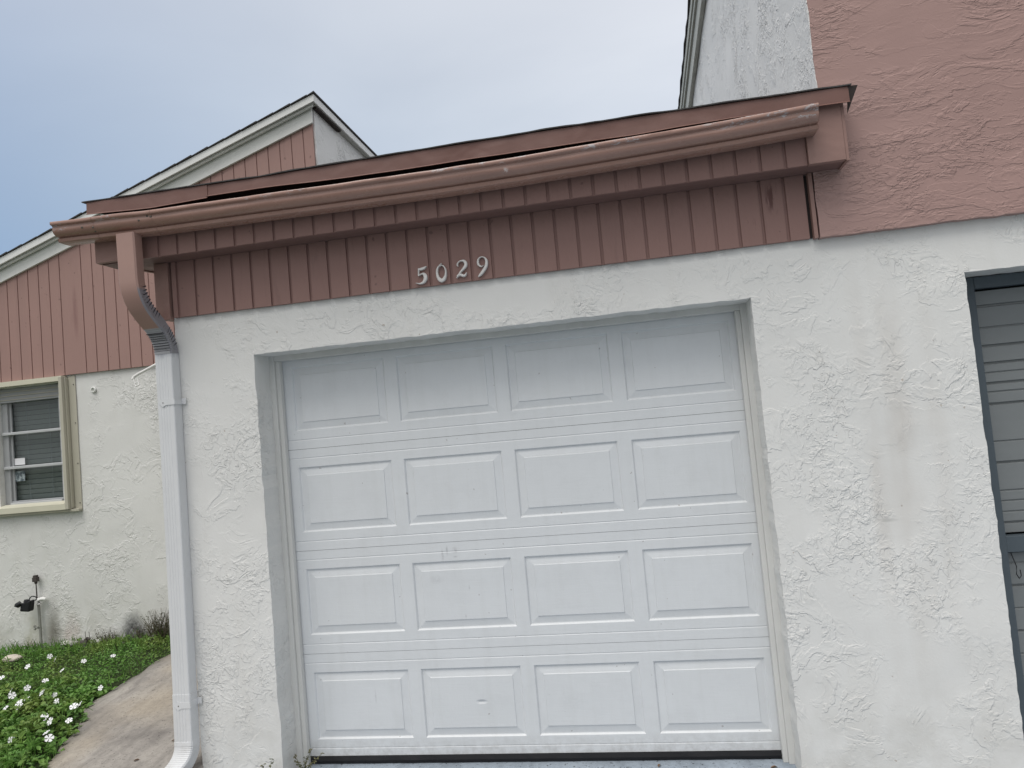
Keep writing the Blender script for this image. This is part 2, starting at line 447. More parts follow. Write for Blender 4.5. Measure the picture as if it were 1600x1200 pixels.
def downspout_paint():
    """white paint; the pipe near its top elbow is overspray brown, then bare metal"""
    m = M('downspout_white', rough=0.38, spec=0.5)
    c = m.mix(m.ramp(m.noise(5, 5, 0.6, vec=m.mapped((1, 1, 0.3))), 0.4, 0.75, 0, 0.5), (0.66, 0.67, 0.68), (0.54, 0.55, 0.555))
    z = m.xyz()[2]
    w = m.noise(12, 3, 0.6, vec=m.mapped((3, 3, 1)))
    k = m.ramp(m.math('ADD', z, m.math('MULTIPLY', w, 0.06)), 2.055, 2.105)
    c = m.mix(k, c, (0.33, 0.34, 0.385))
    d = m.math('MULTIPLY', m.ramp(z, 0.35, -0.05), m.ramp(m.noise(16, 5, 0.7), 0.45, 0.7))
    c = m.mix(m.math('MULTIPLY', d, 0.4), c, (0.30, 0.28, 0.24))
    m.color(c); m.normal(m.bump(m.noise(4, 3, 0.5), 0.004, 1.0))
    return m.m
mat['downspout'] = downspout_paint()

def elbow_paint():
    m = M('elbow_brown_to_bare', rough=0.4, spec=0.5)
    x, y, z = m.xyz()
    c = m.mix(m.ramp(m.noise(6, 4, 0.6), 0.4, 0.7, 0, 0.5), (0.36, 0.225, 0.19), (0.31, 0.195, 0.168))
    w = m.math('MULTIPLY', m.noise(16, 3, 0.6), 0.05)
    # bare grey metal below, and on the right-hand cheek where the brush never reached
    k = m.ramp(z, 2.176, 2.170)
    c = m.mix(k, c, (0.36, 0.36, 0.375))
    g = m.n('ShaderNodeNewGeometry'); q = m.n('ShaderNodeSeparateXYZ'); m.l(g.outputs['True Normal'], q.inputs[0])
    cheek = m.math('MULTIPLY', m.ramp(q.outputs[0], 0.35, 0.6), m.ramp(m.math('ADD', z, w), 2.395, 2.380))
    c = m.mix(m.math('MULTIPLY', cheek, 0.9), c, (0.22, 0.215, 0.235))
    m.color(c)
    return m.m
mat['elbow'] = elbow_paint()
mat['crimp_shade'] = simple('crimp_shadow_paint', (0.035, 0.032, 0.042), 0.5, 0.3, 30)  # dark colour for the shade inside the folds, and for the lap joint

def concrete(name, base, dark, seed, specks=0.0, patina=None):
    m = M(name, rough=0.85, spec=0.25)
    v = m.mapped((1, 1, 1), loc=seed)
    a = m.noise(2.2, 6, 0.65, 0.3, vec=v)
    c = m.mix(m.ramp(a, 0.38, 0.66), base, dark)
    s2 = m.noise(3.2, 6, 0.62, 0.5, vec=m.mapped((3.6, 1.1, 1), loc=seed, rot=(0, 0, math.radians(-14))))
    c = m.mix(m.math('MULTIPLY', m.ramp(s2, 0.46, 0.68), 0.5), c, tuple(x*0.55 for x in dark))
    if patina: c = m.mix(m.math('MULTIPLY', m.ramp(m.noise(1.3, 3, 0.5, vec=m.mapped((1, 1, 1), loc=(4, 2, 0))), 0.45, 0.62), 0.6), c, patina)
    f = m.noise(42, 5, 0.7)
    c = m.mix(m.math('MULTIPLY', m.ramp(f, 0.45, 0.75), 0.35), c, tuple(x*0.5 for x in dark))
    if specks:
        k = m.ramp(m.noise(70, 3, 0.6), 0.62, 0.68)
        c = m.mix(m.math('MULTIPLY', k, specks), c, (0.035, 0.03, 0.03))
    m.color(c)
    nb = m.bump(a, 0.006, 1.0); nb = m.bump(f, 0.003, 1.0, nb); m.normal(nb)
    return m.m
mat['slab'] = concrete('weathered_concrete', (0.37, 0.345, 0.315), (0.215, 0.200, 0.188), (2, 5, 0), 0.55, (0.40, 0.345, 0.27))
mat['drive'] = concrete('painted_driveway', (0.33, 0.38, 0.435), (0.27, 0.315, 0.365), (7, 1, 0), 0.9)
mat['road'] = concrete('asphalt_road', (0.06, 0.06, 0.06), (0.045, 0.045, 0.045), (1, 1, 0), 0.1)
mat['soil'] = concrete('turf_soil', (0.05, 0.07, 0.025), (0.035, 0.05, 0.02), (1, 3, 0), 0.1)

def leafmat(name, a, b, c3, rough=0.5):
    m = M(name, rough=rough, spec=0.35)
    oi = m.noise(31, 2, 0.5)
    c = m.mix(m.ramp(oi, 0.35, 0.65), a, b)
    c = m.mix(m.ramp(m.noise(3.4, 4, 0.6), 0.45, 0.62, 0, 0.75), c, c3)
    c = m.mix(m.ramp(m.noise(6.5, 3, 0.6, vec=m.mapped((1, 1, 1), loc=(5, 5, 0))), 0.5, 0.62, 0, 0.5), c, tuple(v*0.45 for v in a))
    m.color(c)
    m.b.inputs['Subsurface Weight'].default_value = 0.0
    t = m.n('ShaderNodeBsdfTranslucent'); m.l(c, t.inputs[0])
    mx = m.n('ShaderNodeMixShader'); mx.inputs[0].default_value = 0.25
    m.l(m.b.outputs[0], mx.inputs[1]); m.l(t.outputs[0], mx.inputs[2]); m.l(mx.outputs[0], m.out.inputs[0])
    return m.m
mat['leaf'] = leafmat('ground_cover_leaf', (0.10, 0.23, 0.045), (0.19, 0.36, 0.08), (0.24, 0.30, 0.08))
mat['weed'] = leafmat('weed_leaf', (0.09, 0.12, 0.05), (0.16, 0.19, 0.08), (0.2, 0.17, 0.09))
mat['weed_dark'] = leafmat('weed_leaf_dark', (0.035, 0.05, 0.022), (0.07, 0.09, 0.035), (0.06, 0.055, 0.03))
mat['petal'] = simple('white_petal', (0.82, 0.82, 0.84), 0.5, 0.05, 40, bump=0)

def glass_mat():
    m = M('window_glass', rough=0.03, spec=0.5)
    m.color((0.8, 0.85, 0.85))
    tr = m.n('ShaderNodeBsdfTransparent'); tr.inputs[0].default_value = (0.86, 0.89, 0.90, 1)
    gl = m.n('ShaderNodeBsdfGlossy'); gl.inputs['Roughness'].default_value = 0.03
    fr = m.n('ShaderNodeLayerWeight'); fr.inputs[0].default_value = 0.5
    k = m.math('ADD', m.math('MULTIPLY', m.math('POWER', fr.outputs['Facing'], 4.0), 0.6), 0.035)
    mx = m.n('ShaderNodeMixShader'); m.l(k, mx.inputs[0]); m.l(tr.outputs[0], mx.inputs[1]); m.l(gl.outputs[0], mx.inputs[2])
    m.l(mx.outputs[0], m.out.inputs[0])
    return m.m
mat['glass'] = glass_mat()

# ------------------------------------------------------------------ wall and siding builders
def fbm(x, y, z):
    return noise.noise(Vector((x, y, z))) + 0.5*noise.noise(Vector((x*2.1+7, y*2.1, z*2.1)))

def stucco_wall(mb, u0, u1, z0, z1, yF, depth, holes=(), cell=0.02, axis='y', top=None, bot_rough=True, wob=0.0035, back=1):
    """front skin as a wobbly grid at plane yF, with returns of the given depth at every edge.
    axis 'y': u is x and the skin faces -Y; axis 'x-': u is y, the skin faces -X; 'x+': faces +X."""
    def cuts(a, b, extra):
        pts = sorted(set([a, b] + [e for e in extra if a < e < b])); r = []
        for p, q in zip(pts[:-1], pts[1:]):
            n = max(1, int(round((q-p)/cell)))
            r += [p + (q-p)*i/n for i in range(n)]
        return r + [b]
    us = cuts(u0, u1, [h[0] for h in holes] + [h[1] for h in holes])
    zs = cuts(z0, z1, [h[2] for h in holes] + [h[3] for h in holes])
    def inh(u, z): return any(h[0] < u < h[1] and h[2] < z < h[3] for h in holes)
    def pos(i, j, d=0.0, edge=False):
        u, z = us[i], zs[j]
        if top: z = z0 + (z - z0)*(top(u) - z0)/(z1 - z0)
        n1 = fbm(u*2.3, z*2.3, 3.3+yF)*wob + fbm(u*9, z*9, 1.3)*wob*0.35
        du = dz = 0
        if edge:
            du = fbm(u*16, z*16, 9.1)*0.0045; dz = fbm(u*16+40, z*16, 5.7)*0.0045
        if axis == 'y': return (u+du, yF + n1 + d, z+dz)
        if axis == 'x-': return (yF + n1 + d, u+du, z+dz)
        return (yF - n1 - d, u+du, z+dz)
    nu, nz_ = len(us)-1, len(zs)-1
    full = [[not inh((us[i]+us[i+1])/2, (zs[j]+zs[j+1])/2) for j in range(nz_)] for i in range(nu)]
    def isedge(i, j):
        c = [full[a][b] if 0 <= a < nu and 0 <= b < nz_ else False for a in (i-1, i) for b in (j-1, j)]
        return not all(c)
    idx = {}; vs = []; fs = []
    for i in range(nu+1):
        for j in range(nz_+1):
            idx[i, j] = len(vs); vs.append(pos(i, j, 0, isedge(i, j)))
    for i in range(nu):
        for j in range(nz_):
            if full[i][j]: fs.append((idx[i, j], idx[i+1, j], idx[i+1, j+1], idx[i, j+1]))
    mb.add(vs, fs, True)
    # returns
    rv = []; rf = []
    def ret(a, b):
        k = len(rv)
        for (i, j) in (a, b):
            p = pos(i, j, 0, True); q = list(p)
            if axis == 'y': q[1] = yF + depth
            elif axis == 'x-': q[0] = yF + depth
            else: q[0] = yF - depth
            rv.append(p); rv.append(tuple(q))
        rf.append((k, k+2, k+3, k+1))
    for i in range(nu):
        for j in range(nz_+1):
            lo = full[i][j-1] if j > 0 else False; hi = full[i][j] if j < nz_ else False
            if lo != hi: ret((i, j), (i+1, j))
    for j in range(nz_):
        for i in range(nu+1):
            lo = full[i-1][j] if i > 0 else False; hi = full[i][j] if i < nu else False
            if lo != hi: ret((i, j), (i, j+1))
    mb.add(rv, rf, False)

def ribbed(mb, x0, x1, y, zb, zt, phase, pitch, gw=0.009, gd=0.008, thick=0.02, skip=()):
    """vertical grooved boards; zb and zt are functions of x"""
    prof = [(x0, y)]
    k = math.ceil((x0 + 0.006 - phase)/pitch)
    while phase + k*pitch < x1 - 0.006:
        c = phase + k*pitch
        if k in skip: k += 1; continue
        prof += [(c-gw/2, y), (c-gw/2+0.0012, y+gd), (c+gw/2-0.0012, y+gd), (c+gw/2, y)]
        k += 1
    prof.append((x1, y))
    a = [(px, py, zb(px)) for px, py in prof]; b = [(px, py, zt(px)) for px, py in prof]
    n = len(prof)
    mb.add(a+b, [(i, i+1, n+i+1, n+i) for i in range(n-1)])
    # underside, top and ends
    a2 = [(px, y+thick, zb(px)) for px, py in prof]; b2 = [(px, y+thick, zt(px)) for px, py in prof]
    mb.add(a+a2, [(i, i+1, n+i+1, n+i) for i in range(n-1)])
    mb.add(b+b2, [(i, i+1, n+i+1, n+i) for i in range(n-1)])
    for q in (0, n-1): mb.add([a[q], a2[q], b2[q], b[q]], [(0, 1, 2, 3)])

# ------------------------------------------------------------------ ground
def gz(x, y):
    z = 0.09 + 0.1*(y-1.6) + 0.05*(min(x, -1.5)+2.27)
    return max(z, -0.135)

def sheet(name, x0, x1, y0, y1, nx, ny, zf, m, label=None, keep=None):
    mb = MB(); vs = []; fs = []
    for i in range(nx+1):
        for j in range(ny+1):
            x = x0+(x1-x0)*i/nx; y = y0+(y1-y0)*j/ny
            vs.append((x, y, zf(x, y)))
    for i in range(nx):
        for j in range(ny):
            a = i*(ny+1)+j; fs.append((a, a+ny+1, a+ny+2, a+1))
    mb.add(vs, fs, True)
    o = mb.build(name, m, fix=False)
    o['kind'] = 'structure'
    return o
sheet('ground', -300, 300, -300, 300, 8, 8, lambda x, y: -0.30, mat['soil'])
sheet('road', -60, 60, -17, -9, 4, 2, lambda x, y: -0.285, mat['road'])
# lawn bed: reaches under the slab edge
sheet('lawn_soil', -9, -0.56, -6.5, 1.595, 60, 60, lambda x, y: gz(x, y) + 0.006*fbm(x*2, y*2, 0) - 0.012, mat['soil'])
dm = MB()
dm.box(-0.52, 6.2, -9.0, 0.6, -0.30, -0.125)
drive = dm.build('driveway', mat['drive']); drive['kind'] = 'structure'
EDGE = [(1.6, -1.70), (1.243, -1.709), (1.08, -1.735), (0.9, -1.735), (0.712, -1.752), (0.55, -1.775), (0.454, -1.764), (0.32, -1.665), (0.193, -1.59), (0.05, -1.545), (-0.135, -1.466), (-0.4, -1.40), (-6.5, -1.36)]
def edge_x(y):
    for (ya, xa), (yb, xb) in zip(EDGE[:-1], EDGE[1:]):
        if yb <= y <= ya: return xa + (xb-xa)*(ya-y)/(ya-yb)
    return EDGE[-1][1]
sb = MB(); rows = []
ys = [1.596 - i*0.04 for i in range(60)] + [-0.8 - 0.3*i for i in range(20)]
for y in ys:
    xe = edge_x(y) + 0.018*fbm(y*7, 1, 2)
    r = [(xe + 0.0, y, gz(xe, y) - 0.04), (xe, y, gz(xe, y) + 0.012)]
    for k in range(1, 9):
        x = xe + (-0.525 - xe)*k/8
        r.append((x, y, gz(x, y) + 0.018 + 0.003*fbm(x*3, y*3, 4)))
    r.append((-0.525, y, -0.3))
    rows.append(r)
n = len(rows[0])
sb.add([p for r in rows for p in r], [(i*n+k, i*n+k+1, (i+1)*n+k+1, (i+1)*n+k) for i in range(len(rows)-1) for k in range(n-1)], True)
slab = sb.build('path', mat['slab'], fix=False); slab['kind'] = 'structure'

# ------------------------------------------------------------------ the garage
Y0 = -0.2
ZS = 2.527           # soffit height
garage = empty('garage', (0.9, Y0, -0.125), 'white stucco garage with brown boarded eave and the number 5029', 'garage')
w = MB()
stucco_wall(w, -0.53, 6.0, -0.16, 2.52, Y0, 0.2, holes=[(-0.096, 2.337, -1, 2.005), (3.23, 5.67, -1, 2.012)], cell=0.022)
w.build('wall', mat['white_stucco'], garage, fix=False)
w = MB()
stucco_wall(w, 0.0, 1.6, -0.3, 2.70, -0.53, 0.0, cell=0.04, axis='x-')
o = w.build('side_wall', mat['white_stucco'], garage, fix=False)
w = MB()     # dim inside behind the doors
w.box(-0.5, 5.95, 0.12, 0.14, -0.12, 2.3)
w.build('inner_wall', mat['dark_room'], garage)

# --- white sectional door
XC, PW, PP = 0.0, 0.515, 0.581
def section(z0, z1, pz0, pz1, grooves):
    mb = MB()
    xa, xb = -0.072, 2.332
    xs = [xa] + [v for c in range(4) for v in (c*PP, c*PP+PW)] + [xb]
    zs = [(z0, 0), (z0+0.0015, 0)]
    pr = [z0]
    cut = sorted([(g-0.0035, g+0.0035, 'g') for g in grooves] + [(pz0, pz1, 'p')])
    cur = z0
    def q(x0, x1, a, b, ya=0.0, yb=0.0):
        mb.add([(x0, ya, a), (x1, ya, a), (x1, yb, b), (x0, yb, b)], [(0, 1, 2, 3)])
    for a, b, t in cut:
        q(xa, xb, cur, a)
        if t == 'g':
            q(xa, xb, a, (a+b)/2+0.0015, 0, 0.0030); q(xa, xb, (a+b)/2+0.0015, b, 0.0030, 0)
        else:
            for i in range(len(xs)-1):
                x0, x1 = xs[i], xs[i+1]
                if i % 2 == 0: q(x0, x1, a, b); continue
                rings = [(0.0, 0.0), (0.0035, 0.0035), (0.0065, 0.0085), (0.010, 0.0090), (0.044, 0.0036), (0.0462, 0.0003)]
                R_ = []
                for ins, yy in rings:
                    R_.append([(x0+ins, yy, a+ins), (x1-ins, yy, a+ins), (x1-ins, yy, b-ins), (x0+ins, yy, b-ins)])
                vs = [p for r in R_ for p in r]; fs = []
                for k in range(len(R_)-1):
                    for e in range(4): fs.append((k*4+e, k*4+(e+1) % 4, (k+1)*4+(e+1) % 4, (k+1)*4+e))
                k = (len(R_)-1)*4; fs.append((k, k+1, k+2, k+3))
                mb.add(vs, fs)
        cur = b
    q(xa, xb, cur, z1)
    # top and bottom edges turn back
    for zz, s in ((z0, 1), (z1, -1)):
        mb.add([(xa, 0, zz), (xb, 0, zz), (xb, 0.03, zz+s*0.003), (xa, 0.03, zz+s*0.003)], [(0, 1, 2, 3)])
    return mb
door = empty('garage_door', (0.22, 0.2, 0.125), None, None)
door.parent = garage
door.location = Vector((1.13, 0, -0.085)) - garage.location
J = [-0.085, 0.4355, 0.9685, 1.5015, 2.0345]
def wloc(o):
    b = Vector((0, 0, 0))
    while o is not None: b += o.location; o = o.parent
    return b
for r in range(4):
    z0, z1 = J[r]+0.0008, J[r+1]-0.0008
    pz0 = r*0.533; gr = []
    gr.append(J[r]+0.0485 if r else J[r]+0.040)
    gr.append(J[r+1]-0.0485)
    mb = section(z0, z1, pz0, pz0+0.3406, gr)
    o = mb.build('door_section', mat['door'], door, fix=False)
sl = MB()
rows = []
for i in range(61):
    x = -0.045 + 2.35*i/60
    d = 0.003*fbm(x*9, 0, 3)
    rows.append([(x, -0.006, -0.086), (x, -0.010+d, -0.105), (x, -0.004+d, -0.121), (x, 0.022, -0.121), (x, 0.022, -0.086)])
sl.loft(rows)
sl.build('bottom_seal', mat['rubber'], door)
fr = MB()
for sx, x in ((1, -0.112), (-1, 2.353)):
    a, b = sorted((x, x+sx*0.042)); fr.box(a, b, -0.052, -0.0035, -0.125, 2.012)
    a, b = sorted((x+sx*0.042, x+sx*0.065)); fr.box(a, b, -0.036, -0.0035, -0.125, 1.9755)
fr.box(-0.070, 2.311, -0.050, -0.0035, 1.976, 2.012)
fr.build('door_stop', mat['jamb'], garage, bevel=0.002)

# --- grey door in the blue-grey frame at the right
gd = empty('grey_garage_door', (0, 0, 0), None, None)
gd.parent = garage; gd.location = Vector((4.45, -0.01, -0.1)) - garage.location
gd['label'] = 'weathered grey ribbed door in a blue-grey frame'
f = MB()
FY = -0.034
f.box(3.215, 3.335, FY, 0.03, -0.13, 2.008)
f.box(5.565, 5.68, FY, 0.03, -0.13, 2.008)
f.box(3.336, 5.564, FY, 0.03, 1.956, 2.008)
f.box(3.335, 5.565, FY+0.002, 0.03, 0.772, 0.843)
f.build('frame', mat['blue_grey'], gd, bevel=0.002)
lines = [(1.879, 1), (1.780, 0), (1.696, 1), (1.617, 1), (1.574, 0), (1.526, 1), (1.486, 0), (1.432, 1), (1.262, 0), (1.167, 1), (1.041, 0), (0.995, 0), (0.947, 0), (0.899, 1)]
def ribs(zhi, zlo, lst, seed):
    mb = MB(); prof = [(zhi, 0.0)]
    for z, s in lst:
        d, wd = (0.011, 0.010) if s else (0.006, 0.006)
        prof += [(z+wd/2, 0.0), (z+wd/2-0.001, d), (z-wd/2, d*0.9), (z-wd/2-0.004, 0.0)]
    prof.append((zlo, 0.0))
    xs = [3.347+ (5.552-3.347)*i/20 for i in range(21)]
    rows = [[(x, 0.006+d+0.0015*fbm(x*2, z*3, seed), z+0.002*fbm(x*1.5, z, 5)) for z, d in prof] for x in xs]
    m_ = len(prof)
    mb.add([p for r in rows for p in r], [(i*m_+k, (i+1)*m_+k, (i+1)*m_+k+1, i*m_+k+1) for i in range(20) for k in range(m_-1)])
    return mb
ribs(1.946, 0.853, lines, 1).build('door_section', mat['grey_door'], gd, fix=False)
lo = [(0.72-0.1*i, i % 2) for i in range(8)]
ribs(0.762, -0.12, lo, 4).build('door_section', mat['grey_door'], gd, fix=False)
wi = MB()
wi.tube([(3.352, -0.002, 0.80), (3.357, -0.02, 0.75), (3.362, -0.034, 0.71), (3.36, -0.03, 0.675), (3.372, -0.024, 0.655), (3.383, -0.02, 0.665), (3.385, -0.012, 0.69)], 0.0022, 6)
wi.build('wire', mat['black_plastic'], gd)

# --- lower boarding under the soffit
lb = MB()
ribbed(lb, -0.512, 2.613, -0.222, lambda x: 2.237, lambda x: ZS-0.001, -0.48, 0.1036, gw=0.015, gd=0.010)
lb.build('siding', mat['siding'], garage, fix=False)
db = MB(); db.box(2.606, 2.634, -0.2065, -0.2035, 2.24, ZS-0.003); db.build('joint_shade_strip', mat['dark_cavity'], garage)  # dark strip over the wall, painting the shade in the slit
ct = MB()
ct.box(-0.602, -0.524, -0.234, -0.201, 2.228, ZS-0.002)
ct.build('corner_board', mat['trim'], garage, bevel=0.0015)
ct = MB(); ct.box(2.628, 2.645, -0.240, -0.207, 2.232, ZS-0.002); ct.build('corner_board', mat['trim'], garage, bevel=0.0015)
ct = MB(); ct.box(-0.602, -0.582, -0.2, 1.55, 2.24, ZS+0.01); ct.build('corner_board', mat['trim'], garage, bevel=0.0015)

# --- boxed eave
ev = MB()
ribbed(ev, -0.60, 2.604, -0.350, lambda x: 2.527, lambda x: 2.735, -0.50+0.018, 0.1033, gw=0.015, gd=0.009, thick=0.016)
ev.build('eave_boarding', mat['siding'], garage, fix=False)
eb = MB(); eb.box(2.606, 2.756, -0.366, -0.336, 2.524, 2.772); eb.build('fascia_board', mat['trim'], garage, bevel=0.0015)
eb = MB(); eb.box(2.757, 2.770, -0.362, -0.236, 2.520, 2.770); eb.build('fascia_board', mat['trim'], garage, bevel=0.0015)
eb = MB(); eb.box(-0.830, -0.602, -0.362, -0.336, 2.532, 2.772); eb.build('fascia_board', mat['trim'], garage, bevel=0.0015)
eb = MB(); eb.hexa([(-0.832, -0.335, 2.531), (-0.814, -0.335, 2.531), (-0.814, 1.56, 2.70), (-0.832, 1.56, 2.70), (-0.832, -0.335, 2.79), (-0.814, -0.335, 2.79), (-0.814, 1.56, 2.89), (-0.832, 1.56, 2.89)]); eb.build('fascia_board', mat['trim'], garage, bevel=0.0015)
so = MB()
so.box(-0.813, 2.756, -0.3345, -0.2, ZS, ZS+0.012)
so.hexa([(-0.813, -0.1995, ZS+0.022), (-0.525, -0.1995, ZS+0.022), (-0.525, 1.56, 2.72), (-0.813, 1.56, 2.72), (-0.813, -0.1995, ZS+0.034), (-0.525, -0.1995, ZS+0.034), (-0.525, 1.56, 2.732), (-0.813, 1.56, 2.732)])
so.build('soffit', mat['soffit'], garage)
cv = MB()
cv.box(-0.80, 2.60, -0.285, -0.265, 2.55, 2.825)
cv.build('sub_fascia', mat['dark_cavity'], garage)  # board behind the gutter gap, coloured near-black as its shade

# --- gutter
def lerp(tab, x):
    for (a, va), (b, vb) in zip(tab[:-1], tab[1:]):
        if a <= x <= b: return va + (vb-va)*(x-a)/(b-a)
    return tab[0][1] if x < tab[0][0] else tab[-1][1]
SAG = [(-0.97, 2.640), (-0.74, 2.633), (-0.43, 2.624), (0.1, 2.618), (0.58, 2.611), (1.0, 2.608), (1.4, 2.610), (1.9, 2.620), (2.3, 2.630), (2.64, 2.644)]
GP = [(-0.368, 0.088), (-0.368, 0.0), (-0.400, -0.001), (-0.436, 0.0), (-0.4405, 0.003), (-0.4430, 0.018), (-0.4350, 0.0215), (-0.4370, 0.0245),
      (-0.450, 0.0270), (-0.462, 0.0320), (-0.4705, 0.0405), (-0.4755, 0.051), (-0.4765, 0.060), (-0.4745, 0.067), (-0.4745, 0.0725), (-0.480, 0.0765),
      (-0.4865, 0.0785), (-0.4885, 0.082), (-0.4885, 0.092), (-0.486, 0.0955), (-0.480, 0.0955)]
def gprof(x, off=0.0):
    b = lerp(SAG, x)
    jig = 0.0016*fbm(x*1.7, 0, 1)
    r = []
    for i, (y, z) in enumerate(GP):
        k = 0.0024*fbm(x*3.1, z*14, 2) if i > 7 else 0
        if i > 15: k += 0.003*fbm(x*4.5, 0, 8)
        r.append((x, y - off + jig + k, b + z*0.97 - (off if z < 0.02 else 0) + (0.002*fbm(x*4, 1, 6) if i > 15 else 0)))
    return r
def inner(p): return [(x, y+0.0025 if i > 1 else y+0.002, z + (0.002 if 0 < i < 4 else 0)) for i, (x, y, z) in enumerate(p)]
g = MB()
secs = []
NX = 150
for i in range(NX+1):
    x = -0.965 + (2.636+0.965)*i/NX
    p = gprof(x); secs.append(p + inner(p)[::-1])
g.loft(secs, smooth=False)
for x in (-0.965, 2.636):
    p = gprof(x)
    e = 0.0015 if x > 0 else -0.0015
    g.add([(x+e, b_, c_) for a_, b_, c_ in p], [tuple(range(len(p)))])
gut = g.build('gutter', mat['gutter'], garage, fix=False)
# smooth the long faces, keep the creases
for po in gut.data.polygons: po.use_smooth = True
es = gut.modifiers.new('edge_split', 'EDGE_SPLIT'); es.split_angle = math.radians(38)
for x in (-0.742, -0.425, 2.606):
    jm = MB()
    jm.loft([gprof(x-0.004, 0.0014)[1:-1] , gprof(x+0.004, 0.0014)[1:-1]], closed=False, caps=False, smooth=True)
    b = lerp(SAG, x)
    jm.build('seam', mat['gutter'], gut, fix=False)
for x, dz in ((-0.742, 0.045), (-0.742, 0.030), (-0.425, 0.062), (-0.445, 0.068), (-0.49, 0.052), (-0.80, 0.05)):
    rv = MB()
    b = lerp(SAG, x); y = lerp([(z, yy) for yy, z in GP[7:16]], dz) - 0.001
    pts = [(x, y+0.002, b+dz), (x, y-0.0016, b+dz-0.0005), (x, y-0.0022, b+dz-0.0008)]
    rv.tube(pts, [0.0056, 0.0048, 0.0016], 8)
    rv.build('rivet', mat['screw'], gut)

# --- drip edge
def drip(x0, x1, y, zt, zb, n):
    mb = MB(); rows = []
    for i in range(n+1):
        x = x0 + (x1-x0)*i/n
        k = 0.0022*fbm(x*2.2, 0, 7) ; kz = 0.0022*fbm(x*3.0, 4, 7)
        b = lerp(zb, x) + kz; t = lerp(zt, x)
        rows.append([(x, y+0.05, t+0.004), (x, y, t), (x, y-0.001+k, (t+b)/2), (x, y-0.002+k, b+0.006), (x, y-0.008+k, b), (x, y-0.006+k, b-0.001), (x, y+0.001+k, b+0.0055), (x, y+0.002, t-0.002)])
    mb.loft(rows, smooth=False)
    return mb
ZT = [(-0.84, 2.838), (0.09, 2.831), (0.6, 2.836), (1.57, 2.838), (2.3, 2.832), (2.79, 2.825)]
drip(-0.838, -0.172, -0.3925, ZT, [(-0.84, 2.775), (-0.47, 2.758), (-0.17, 2.766)], 24).build('drip_edge', mat['drip'], garage, fix=False)
drip(-0.178, 2.788, -0.389, ZT, [(-0.18, 2.775), (0.08, 2.774), (0.57, 2.760), (1.4, 2.758), (1.9, 2.755), (2.3, 2.762), (2.79, 2.756)], 90).build('drip_edge', mat['drip'], garage, fix=False)
# --- roof: deck, felt with a ragged front edge, bent flashing tab at the right
rf = MB()
rf.hexa([(-0.828, -0.385, 2.800), (2.75, -0.385, 2.800), (2.75, 1.40, 2.905), (-0.828, 1.40, 2.905),
         (-0.828, -0.385, 2.829), (2.75, -0.385, 2.829), (2.75, 1.40, 2.935), (-0.828, 1.40, 2.935)])
rf.hexa([(-0.44, 1.41, 2.905), (2.69, 1.41, 2.905), (2.69, 7, 3.2), (-0.44, 7, 3.2), (-0.44, 1.41, 2.935), (2.69, 1.41, 2.935), (2.69, 7, 3.23), (-0.44, 7, 3.23)])
rf.build('roof', mat['shingle'], garage)
fe = MB(); rows = []
n = 150
for i in range(n+1):
    x = -0.862 + (2.80+0.862)*i/n
    yf = -0.398 + 0.006*fbm(x*6, 0, 3)
    zt = lerp(ZT, x) + 0.0048 + 0.0022*fbm(x*5, 3, 3)
    th = 0.0018 + 0.0018*abs(fbm(x*9, 8, 3))
    rows.append([(x, yf, zt-0.003), (x, yf, zt+th), (x, 1.38, zt+0.105+th), (x, 1.38, zt+0.105)])
fe.loft(rows)
fe.build('roofing_felt', mat['shingle'], garage, fix=False)
tb = MB()
tb.add([(2.786, -0.391, 2.826), (2.826, -0.391, 2.824), (2.779, -0.372, 2.716), (2.786, -0.387, 2.826), (2.826, -0.387, 2.824), (2.779, -0.368, 2.716)],
       [(0, 1, 2), (5, 4, 3), (0, 3, 4, 1), (1, 4, 5, 2), (2, 5, 3, 0)])
tb.build('flashing', mat['dark_cavity'], garage)

